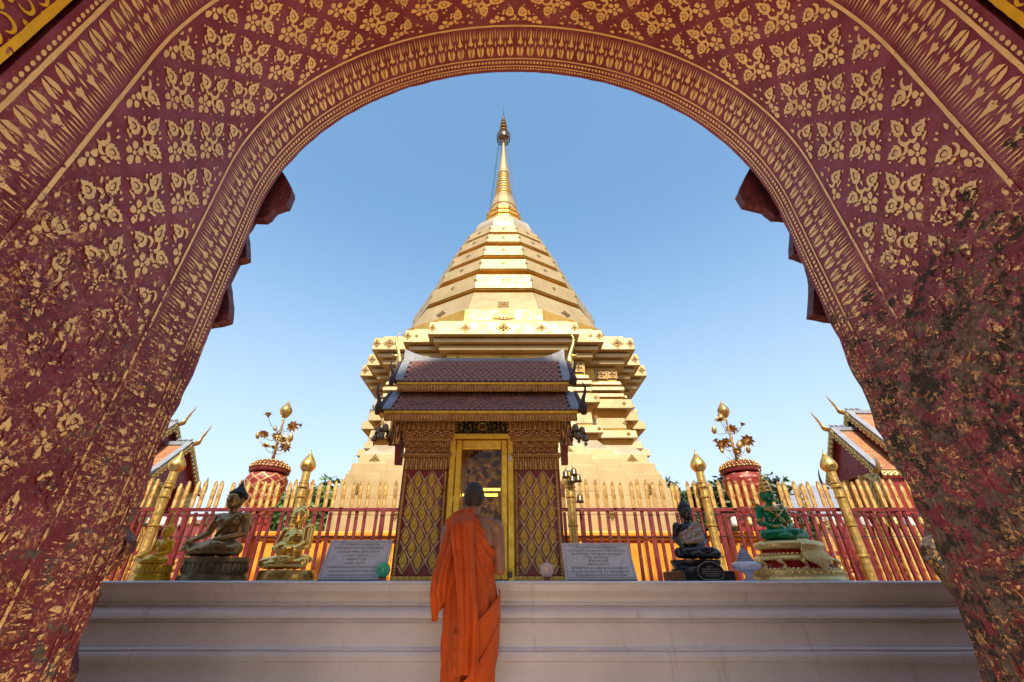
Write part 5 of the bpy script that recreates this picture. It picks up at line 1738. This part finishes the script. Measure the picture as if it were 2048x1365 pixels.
# plaque with lines of raised lettering
pts = []
for k in range(40):
    a = 2*PI*k/40
    x, z = math.cos(a), math.sin(a)
    pts.append((.118*math.copysign(abs(x)**.62, x), .066+.056*math.copysign(abs(z)**.72, z)+(.018*math.exp(-(x*2.6)**2) if z > 0 else 0)))
pq = MB().prism(pts, -.192, -.178).build('plaque', M['stone_black'], bk, local=True)
mb = MB(); mb.tube([(x*.97, -.193, z) for x, z in pts]+[(pts[0][0]*.97, -.193, pts[0][1])], .0022, 5)
mb.build('plaque_rim', M['plaque_letter'], pq, local=True)
mb = MB(); rnd = random.Random(3)
for r_, (z, w) in enumerate(((.103, .03), (.086, .075), (.070, .085), (.054, .08), (.038, .06))):
    x = -w
    while x < w:
        L = rnd.uniform(.004, .011)
        mb.box(x, x+L, -.1945, -.1921, z-.0025, z+.0025); x += L+.003
tag(mb.build('plaque_lettering', M['plaque_letter'], pq, local=True), kind='stuff')

# --- little frosted stupa lamp on a glass foot
st_ = thing('frosted_stupa_lamp', 'small frosted white lotus bowl with stupa top on a crystal foot', 'ornament', (2.045, 4.05, ZW))
def gadroon(mb, prof, n, lobes, amp):
    nn = len(prof)
    mb.grid(lambda u, v: ((lambda r, z: (r*(1+amp*abs(math.sin(PI*lobes*u)))*math.cos(2*PI*u), r*(1+amp*abs(math.sin(PI*lobes*u)))*math.sin(2*PI*u), z))(*prof[min(int(round(v*(nn-1))), nn-1)])), n, nn-1, True)
mb = MB(); gadroon(mb, [(.03, .0), (.055, .0), (.052, .012), (.03, .02), (.022, .04), (.034, .06), (.05, .072), (.02, .075)], 48, 12, .14)
mb.build('crystal_foot', M['white_resin'], st_, local=True, smooth=True, fix=False)
mb = MB(); gadroon(mb, [(.03, .072), (.075, .08), (.104, .095), (.112, .115), (.10, .135), (.07, .146), (.04, .15)], 72, 14, .06)
mb.build('lotus_bowl', M['white_resin'], st_, local=True, smooth=True, fix=False)
MB().lathe([(.065, .146), (.07, .152), (.06, .165), (.062, .172), (.05, .186), (.052, .192), (.040, .206), (.042, .212), (.03, .226), (.018, .24), (.01, .252), (.012, .258), (.004, .29)], n=24).build('stupa_top', M['roof_lead'], st_, local=True, auto=40)

# --- emerald buddha on a gilded throne
eb = thing('green_buddha', 'translucent green seated buddha with gold crown on a gilded red throne', 'statue', (2.545, 4.20, ZW), R(8))
TX, TY = .415, .27
def oval(mb, prof, n=56, sx=TX, sy=TY): return mb.lathe(prof, n=n, sx=sx, sy=sy)
th = oval(MB(), [(1.0, 0), (1.01, .012), (.97, .03), (.96, .036), (.97, .045), (.965, .075), (.93, .085), (.90, .09), (.3, .092)]).build('throne_base', M['throne_gold'], eb, local=True, auto=35)
mb = MB()
for k in range(44):
    a = 2*PI*k/44
    mb.ell((TX*.975*math.cos(a), TY*.975*math.sin(a), .060), (.012, .012, .012), 7, 5)
tag(mb.build('jewel_row', M['gold_bright'], th, local=True, smooth=True), kind='stuff')
petals_ring(TX*.93, TY*.93, .078, .022, 60, .010).build('petal_fringe', M['throne_gold'], th, local=True, fix=False)
oval(MB(), [(.82, .088), (.80, .12), (.76, .15), (.3, .152)]).build('red_waist', M['throne_red'], eb, local=True, auto=35)
for k in range(8):                                   # curled gilded legs in front of the red waist
    a = -PI/2 + (k-3.5)*.50
    mb = MB(); pts = []; rr = []
    for q in range(9):
        t = q/8
        r_ = .90-.06*math.sin(t*PI)+.05*t
        aa = a+.05*math.sin(t*4)
        pts.append((TX*r_*math.cos(aa), TY*r_*math.sin(aa), .088+.068*t)); rr.append(.010+.011*abs(t-.5)*2)
    mb.tube(pts, rr, 8); mb.build('curled_leg', M['throne_gold'], eb, local=True, smooth=True)
mid = oval(MB(), [(.3, .150), (.80, .152), (.86, .160), (.85, .175), (.80, .190), (.74, .196), (.3, .198)]).build('throne_middle', M['throne_gold'], eb, local=True, auto=35)
petals_ring(TX*.72, TY*.72, .194, .022, 50, .010).build('petal_fringe', M['throne_gold'], mid, local=True, fix=False)
oval(MB(), [(.66, .196), (.65, .222), (.62, .238), (.3, .24)]).build('red_waist', M['throne_red'], eb, local=True, auto=35)
oval(MB(), [(.3, .238), (.62, .24), (.72, .248), (.765, .268), (.755, .290), (.70, .305), (.62, .312), (.2, .314)]).build('cushion', M['throne_gold'], eb, local=True, smooth=True)
# embroidered apron cloth hanging over the front
mb = MB()
def apron(u, v):
    w = lerp(.050, .115, sst(0, .6, v))*(1-.75*sst(.72, 1.0, v))
    x = lerp(-w, w, u)
    z = .318-.215*v
    y = -TY*(lerp(.60, .78, sst(0, .22, v))+.16*sst(.3, .95, v))-.012-.006*math.cos((u-.5)*PI)
    return (x+.045*v, y, z - .02*(1-abs(u-.5)*2)*sst(.5, 1, v))
mb.grid(apron, 24, 36, att=lambda u, v: clamp(.75+.6*fbm(u*10, v*18), 0, .999))
o = mb.build('apron_cloth', M['throne_gold'], eb, local=True, smooth=True, fix=False)
o.modifiers.new('solid', 'SOLIDIFY').thickness = .008
mb = MB()
edge = [apron(0, v/30) for v in range(31)] + [apron(u/10, 1) for u in range(11)] + [apron(1, 1-v/30) for v in range(31)]
mb.tube([(x, y-.004, z) for x, y, z in edge], .004, 5); mb.build('apron_edging', M['gold_bright'], o, local=True)
S = .46
mb = MB(); seated(mb, 'lap')
o = blob('body', mb, M['emerald'], eb, .009, 3); o.scale = (S,)*3; o.location = (-.045, .02, .312)
def onbody(name, mb, m, par=None):
    q = mb.build(name, m, eb, local=True, smooth=True); q.scale = (S,)*3; q.location = (-.045, .02, .312); return q
mb = MB()
mb.lathe([(.112, .925), (.125, .93), (.125, .955), (.112, .96), (.10, 1.0), (.108, 1.005), (.105, 1.02), (.085, 1.03), (.078, 1.07), (.086, 1.075), (.08, 1.09), (.062, 1.10), (.056, 1.14), (.062, 1.145), (.05, 1.165), (.036, 1.175), (.033, 1.21), (.022, 1.25), (.014, 1.30), (.004, 1.40)], (0, .015, 0), 20)
for s_ in (-1, 1):
    mb.tube([(s_*.118, .02, .96), (s_*.135, .03, .90), (s_*.125, .03, .83), (s_*.15, .03, .78)], [.014, .026, .02, .006], 7)
headfix(mb, 0, 1.17)
onbody('crown', mb, M['gold'])
mb = MB()
for rr, z in ((.105, .665), (.155, .63), (.205, .59)):
    mb.tube([(rr*1.05*math.sin(a), .03-rr*.78*math.cos(a), z-.03*math.cos(a)) for a in [2*PI*k/30 for k in range(31)]], .016, 6)
for s_ in (-1, 1):
    mb.tube([(s_*.24, .03, .64), (s_*.31, .05, .70), (s_*.38, .07, .80)], [.05, .035, .004], 8)
    mb.tube([(s_*.26, .05, .60), (s_*.36, .06, .62), (s_*.42, .08, .68)], [.045, .03, .004], 8)
    mb.tube([(s_*.20, -.09, .60), (0, -.115, .46), (-s_*.14, -.09, .34)], .012, 6)
    mb.lathe([(.05, 0), (.062, .01), (.062, .04), (.05, .05)], (s_*.33, .02, .36), 12)
    mb.lathe([(.045, 0), (.055, .01), (.055, .03), (.045, .04)], (s_*.175, -.175, .235), 12)
mb.ell((0, -.11, .47), (.04, .02, .05), 10, 7)
mb.lathe([(.185, .25), (.195, .26), (.195, .29), (.185, .30)], (0, .05, 0), 24, 1, .72)
onbody('ornaments', mb, M['gold'])

# ================================================================== stone tablets
def tablet(name, label, x0, x1, zt, y0, y1, lines, sz):
    t = thing(name, label, 'tablet', ((x0+x1)/2, y0, ZW))
    w = x1-x0; h = math.hypot(zt-ZW, y1-y0); tilt = math.atan2(y1-y0, zt-ZW)
    slab_ = bev(MB().box(-w/2, w/2, 0, .028, .012, h).build('slab', M['marble'], t, local=True), .004)
    slab_.rotation_euler = (-tilt, 0, 0)
    mb = MB()
    for a, b, c_, d_ in ((-w/2+.018, w/2-.018, h-.022, h-.0195), (-w/2+.018, w/2-.018, .028, .0305)):
        mb.box(a, b, -.0012, .002, c_, d_)
    for xx in (-w/2+.018, w/2-.020): mb.box(xx, xx+.0025, -.0012, .002, .031, h-.0225)
    mb.build('incised_border', M['letter'], slab_, local=True)
    n = len(lines)
    for k, (tx, frac) in enumerate(lines):
        z = lerp(h-.042, .048, k/(n-1))
        o = text_mesh('inscription_line', tx, sz, M['letter'], slab_, (0, -.0016, z), (R(90), 0, 0))
        bw = max((v.co.x for v in o.data.vertices), default=.1)*2
        if bw > 0: o.scale = (frac*w/bw, 1.35, 1)
    st = MB(); st.box(-w/2+.01, w/2-.01, -.004, .03, .0, .011)
    st.build('rest', M['dark_wood'], t, local=True)
    MB().tube([(-w*.3, .20, .0), (-w*.3, .15, h*.7)], .008, 6).build('prop', M['dark_wood'], t, local=True)
    MB().tube([(w*.3, .20, .0), (w*.3, .15, h*.7)], .008, 6).build('prop', M['dark_wood'], t, local=True)
thai1 = [('คำไหว้พระธาตุดอยสุเทพ', .62), ('สุวัณณะเจติยัง เกสะวะระมัตถะลุงคัง วะรัญญะธาตุง สุเทวะ', .80), ('นะระเทเวหิ สัพพะ ปูชิตัง นามะเก', .66), ('อะหัง วันทามิ', .30), ('สัพพะทา โส', .30), ('ธาตุโย วันทามิ', .30), ('ข้าพเจ้าขอนมัสการพระบรมธาตุเจดีย์ทองคำ อันประดิษฐาน', .84), ('อันเทวดาและมนุษย์ทั้งหลายบูชาแล้ว', .74), ('ขอจงเป็นสุขตลอดกาลนาน เทอญ', .72)]
thai2 = [('คำบูชาพระธาตุดอยสุเทพ', .60), ('ยาปาตุภูตา อะตุลานุภาวา จีรัง ปะติฏฐา', .84), ('สัมภะกัปปะ ปุเร สุเทเว ละภุญชัย', .74), ('โย ธาตุโย', .30), ('วันทามิ', .28), ('สิระสา อะหัง', .30), ('ข้าพเจ้าขอนอบน้อมพระบรมธาตุ', .80), ('อันประดิษฐานไว้ ณ ดอยสุเทพ', .82), ('ด้วยเศียรเกล้าตลอดกาล', .70)]
tablet('stone_tablet', 'grey marble inscribed tablet between the gold monk statue and the shrine', -1.512, -.972, 1.385, 3.95, 4.10, thai1, .020)
tablet('stone_tablet', 'stained grey marble inscribed tablet between the shrine and the black buddha', .505, 1.09, 1.36, 3.95, 4.10, thai2, .020)

# ================================================================== balls on stands
for nm_, lab, x, m in (('jade_ball', 'polished green stone ball on a small stand at the shrine foot', -.965, 'green_stone'), ('quartz_ball', 'mottled pink stone ball on a small stand at the shrine foot', .345, 'pink_stone')):
    b_ = thing(nm_, lab, 'ball', (x, 3.87, ZW))
    MB().lathe([(.034, 0), (.036, .006), (.026, .012), (.028, .020), (.036, .024), (.030, .026)], n=20).build('stand', M['stand_wood'], b_, local=True, auto=35)
    MB().ell((0, 0, .076), .056, 32, 20).build('sphere', M[m], b_, local=True, smooth=True)

# ================================================================== person in saffron robe
mk = thing('person', 'person in a saffron orange robe with shaved head, seen from behind facing the shrine', 'person', (-.205, 3.10, 0))
mk.scale = (.93, .95, .99)
mb = MB(); e, c = mb.ell, mb.cap
# legs and feet
for s_ in (-1, 1):
    c((s_*.085, 0, .88), (s_*.085, .02, .50), .090, .062); c((s_*.085, .02, .50), (s_*.085, -.015, .09), .058, .038)
    c((s_*.09, -.03, .045), (s_*.10, .13, .03), .038, .034); e((s_*.085, -.02, .05), (.036, .05, .05))
e((0, 0, .92), (.155, .115, .12)); e((0, .005, 1.06), (.145, .10, .13)); e((0, 0, 1.20), (.155, .105, .13)); e((0, -.005, 1.31), (.165, .10, .10)); e((0, 0, 1.375), (.15, .075, .055))
for s_ in (-1, 1): e((s_*.075, -.055, 1.30), (.075, .05, .10))          # shoulder blades
c((0, .0, 1.40), (0, .012, 1.50), .056, .052)
c((-.085, -.005, 1.405), (.105, -.005, 1.405), .050, .050)
# right arm, bare: upper arm hangs, forearm reaches forward
e((.168, 0, 1.375), (.052, .055, .058))
c((.178, 0, 1.365), (.196, -.035, 1.13), .050, .038); c((.196, -.035, 1.13), (.055, .20, 1.235), .040, .026)
c((-.168, 0, 1.37), (-.20, -.02, 1.12), .050, .040); c((-.20, -.02, 1.12), (-.055, .20, 1.235), .040, .026)
# joined hands
for s_ in (-1, 1):
    e((s_*.016, .235, 1.275), (.014, .038, .046))
    for k in range(4):
        y = .262-.016*k; L = (.062, .075, .08, .07)[3-k] if k else .058
        c((s_*.011, y, 1.305), (s_*.008, y-.004, 1.305+L*.6), .0085, .008, 8); c((s_*.008, y-.004, 1.305+L*.6), (s_*.006, y-.010, 1.305+L), .008, .0065, 8)
    c((s_*.02, .215, 1.27), (s_*.012, .205, 1.325), .010, .008, 8)
# head, bowed slightly forward
e((0, .030, 1.575), (.072, .088, .098), 20, 14); e((0, .062, 1.53), (.055, .055, .06)); e((0, -.02, 1.585), (.068, .055, .075))
c((0, .115, 1.575), (0, .132, 1.545), .010, .015, 8); e((0, .112, 1.515), (.024, .012, .008), 8, 6)
for s_ in (-1, 1):
    e((s_*.028, .105, 1.58), (.016, .010, .008), 8, 6)
    e((s_*.078, .028, 1.562), (.012, .024, .034), 10, 8); e((s_*.074, .030, 1.535), (.009, .013, .015), 8, 6)
body = blob('body', mb, M['skin'], mk, .0075, 3)
mb = MB()
mb.grid(lambda u, v: (lambda ph, a: (.0775*math.sin(ph)*math.cos(a), .018+.102*math.sin(ph)*math.sin(a), 1.582+.102*math.cos(ph)))(v*(1.05+.30*sst(.9, .3, math.sin(2*PI*u))+1.0*sst(.2, -.75, math.sin(2*PI*u))), 2*PI*u), 48, 24, True)
mb.build('shaved_hair', M['shaved_hair'], mk, local=True, smooth=True)
mb = MB(); mb.tube([(.064*math.cos(a), .006+.062*math.sin(a), 1.443-.012*math.sin(a)) for a in [2*PI*k/28 for k in range(29)]], .0045, 6)
mb.build('neck_cord', M['cord'], mk, local=True, smooth=True)
# robe wrapped round the body, right shoulder bare
def ztop(a):
    x = math.cos(a)
    return 1.25 + .225*sst(.80, .05, x) - .03*sst(-.7, -1, x)
RP = [(.06, .150, .120), (.30, .150, .120), (.50, .155, .125), (.75, .168, .135), (.95, .172, .140), (1.08, .160, .128), (1.20, .170, .130), (1.30, .180, .125), (1.40, .172, .104), (1.48, .105, .075)]
def rad2(z):
    for (z0, a0, b0), (z1, a1, b1) in zip(RP, RP[1:]):
        if z <= z1:
            t = sst(0, 1, clamp((z-z0)/(z1-z0))); return lerp(a0, a1, t), lerp(b0, b1, t)
    return RP[-1][1:]
def ridge(x): return 1-abs(2*(x-math.floor(x))-1)
def wrap(u, v):
    a = 2*PI*u
    zt = ztop(a); z = lerp(.06, zt, v)
    rx, ry = rad2(z)
    x, y = math.cos(a), math.sin(a)
    up_ = sst(.95, 1.15, z); 
    ps = math.atan2(z-1.50, x*rx+.10)                      # folds fan out from the left shoulder
    diag = .014*(ridge(ps*6.5+.35*fbm(x*3, z*4))-.5) + .005*math.sin(ps*52)
    vert = .028*(ridge(a*1.25+.5*fbm(a, z*1.6)+.15*z)-.5) + .006*math.sin(a*13+3*fbm(a*2, z*3))
    d = lerp(vert*(1-.45*sst(.6, 1, z)), diag, up_) + .006*fbm(a*2.5, z*5)
    lowb = sst(.62, .12, z)
    cx = -.030*sst(1.40, 1.50, z)
    fl = .05*lowb*sst(.5, 1.0, -x)*sst(.35, -.2, y)
    return (cx + (rx+d+fl)*x + .0*y, (ry+d)*y, z)
mb = MB(); mb.grid(wrap, 180, 120, True)
rb = mb.build('robe', M['robe'], mk, local=True, smooth=True, fix=False)
rb.modifiers.new('solid', 'SOLIDIFY').thickness = .006
# waist tuck: crossing hem lines on the right hip
for z0, z1, dd in ((1.02, .80, .012), (.90, .55, .010)):
    mb = MB()
    def hem(u, v, z0=z0, z1=z1, dd=dd):
        a = lerp(R(-118), R(12), u); zc = lerp(z1, z0, sst(0, 1, u)) - .20*v
        rx, ry = rad2(zc)
        off = dd*(1-v*.9)+.006*ridge(v*3+u*2)
        return ((rx+off+.012)*math.cos(a), (ry+off+.012)*math.sin(a), zc)
    mb.grid(hem, 44, 14)
    o = mb.build('robe_overlap', M['robe'], mk, local=True, smooth=True, fix=False)
    o.modifiers.new('solid', 'SOLIDIFY').thickness = .005
# long folded panel over the left shoulder, hanging down the back
def panel(u, v):
    # v 0 = front of shoulder, rises over it, then falls down the back
    w0 = lerp(.070, .062, sst(.15, 1, v))
    xc = lerp(-.066, .004, sst(.12, .85, v))
    s_ = u*2-1
    x = xc + s_*w0*(1+.05*math.sin(v*9))
    if v < .14:
        t = v/.14; y = lerp(.09, -.03, t); z = 1.40+.095*math.sin(t*PI*.62) - .05*max(0, -s_)*0
        z = 1.41+.075*math.sin(lerp(.2, 1.6, t))
    else:
        t = (v-.14)/.86
        z = lerp(1.485, .60, t); y = -.03-.105*sst(0, .12, t)-.012*math.sin(PI*t)-.022*sst(.25, .6, t)+.012*sst(.7, 1, t)
    z -= .030*max(0, -s_)**1.5*(1 if v < .4 else .3)
    y -= .012 + .022*ridge(u*1.6+.25*math.sin(v*5)+.2)+.005*fbm(u*6, v*9)+.006*math.sin(u*22+v*4)*sst(0, .3, v)
    return (x+.006*fbm(v*5, u*2), y, z + .012*math.sin(u*5)*sst(.9, 1, v))
mb = MB(); mb.grid(panel, 48, 110)
o = mb.build('shoulder_panel', M['robe'], mk, local=True, smooth=True, fix=False)
o.modifiers.new('solid', 'SOLIDIFY').thickness = .010
# sleeve-like drape over the left arm
def drape(u, v):
    a = 2*PI*u
    x, y = math.cos(a), math.sin(a)
    zb = .93 - .06*sst(.2, -.8, x) - .02*math.sin(a*2)
    z = lerp(1.452-.025*sst(0, -1, x), zb, v)
    cx = lerp(-.125, -.190, sst(0, .75, v)); cx = lerp(cx, -.180, sst(.8, 1, v))
    rx = lerp(.062, .072, v)*(1-.35*sst(.72, 1, v)); ry = lerp(.068, .115, sst(0, .6, v))*(1-.25*sst(.75, 1, v))
    d = .024*(ridge(a*1.1+.4*v+.4*fbm(a, v*3))-.5)+.006*math.sin(a*9+v*6)
    return (cx+(rx+d)*x, -.015+(ry+d)*y, z)
mb = MB(); mb.grid(drape, 80, 70, True)
o = mb.build('sleeve_drape', M['robe'], mk, local=True, smooth=True, fix=False)
o.modifiers.new('solid', 'SOLIDIFY').thickness = .006
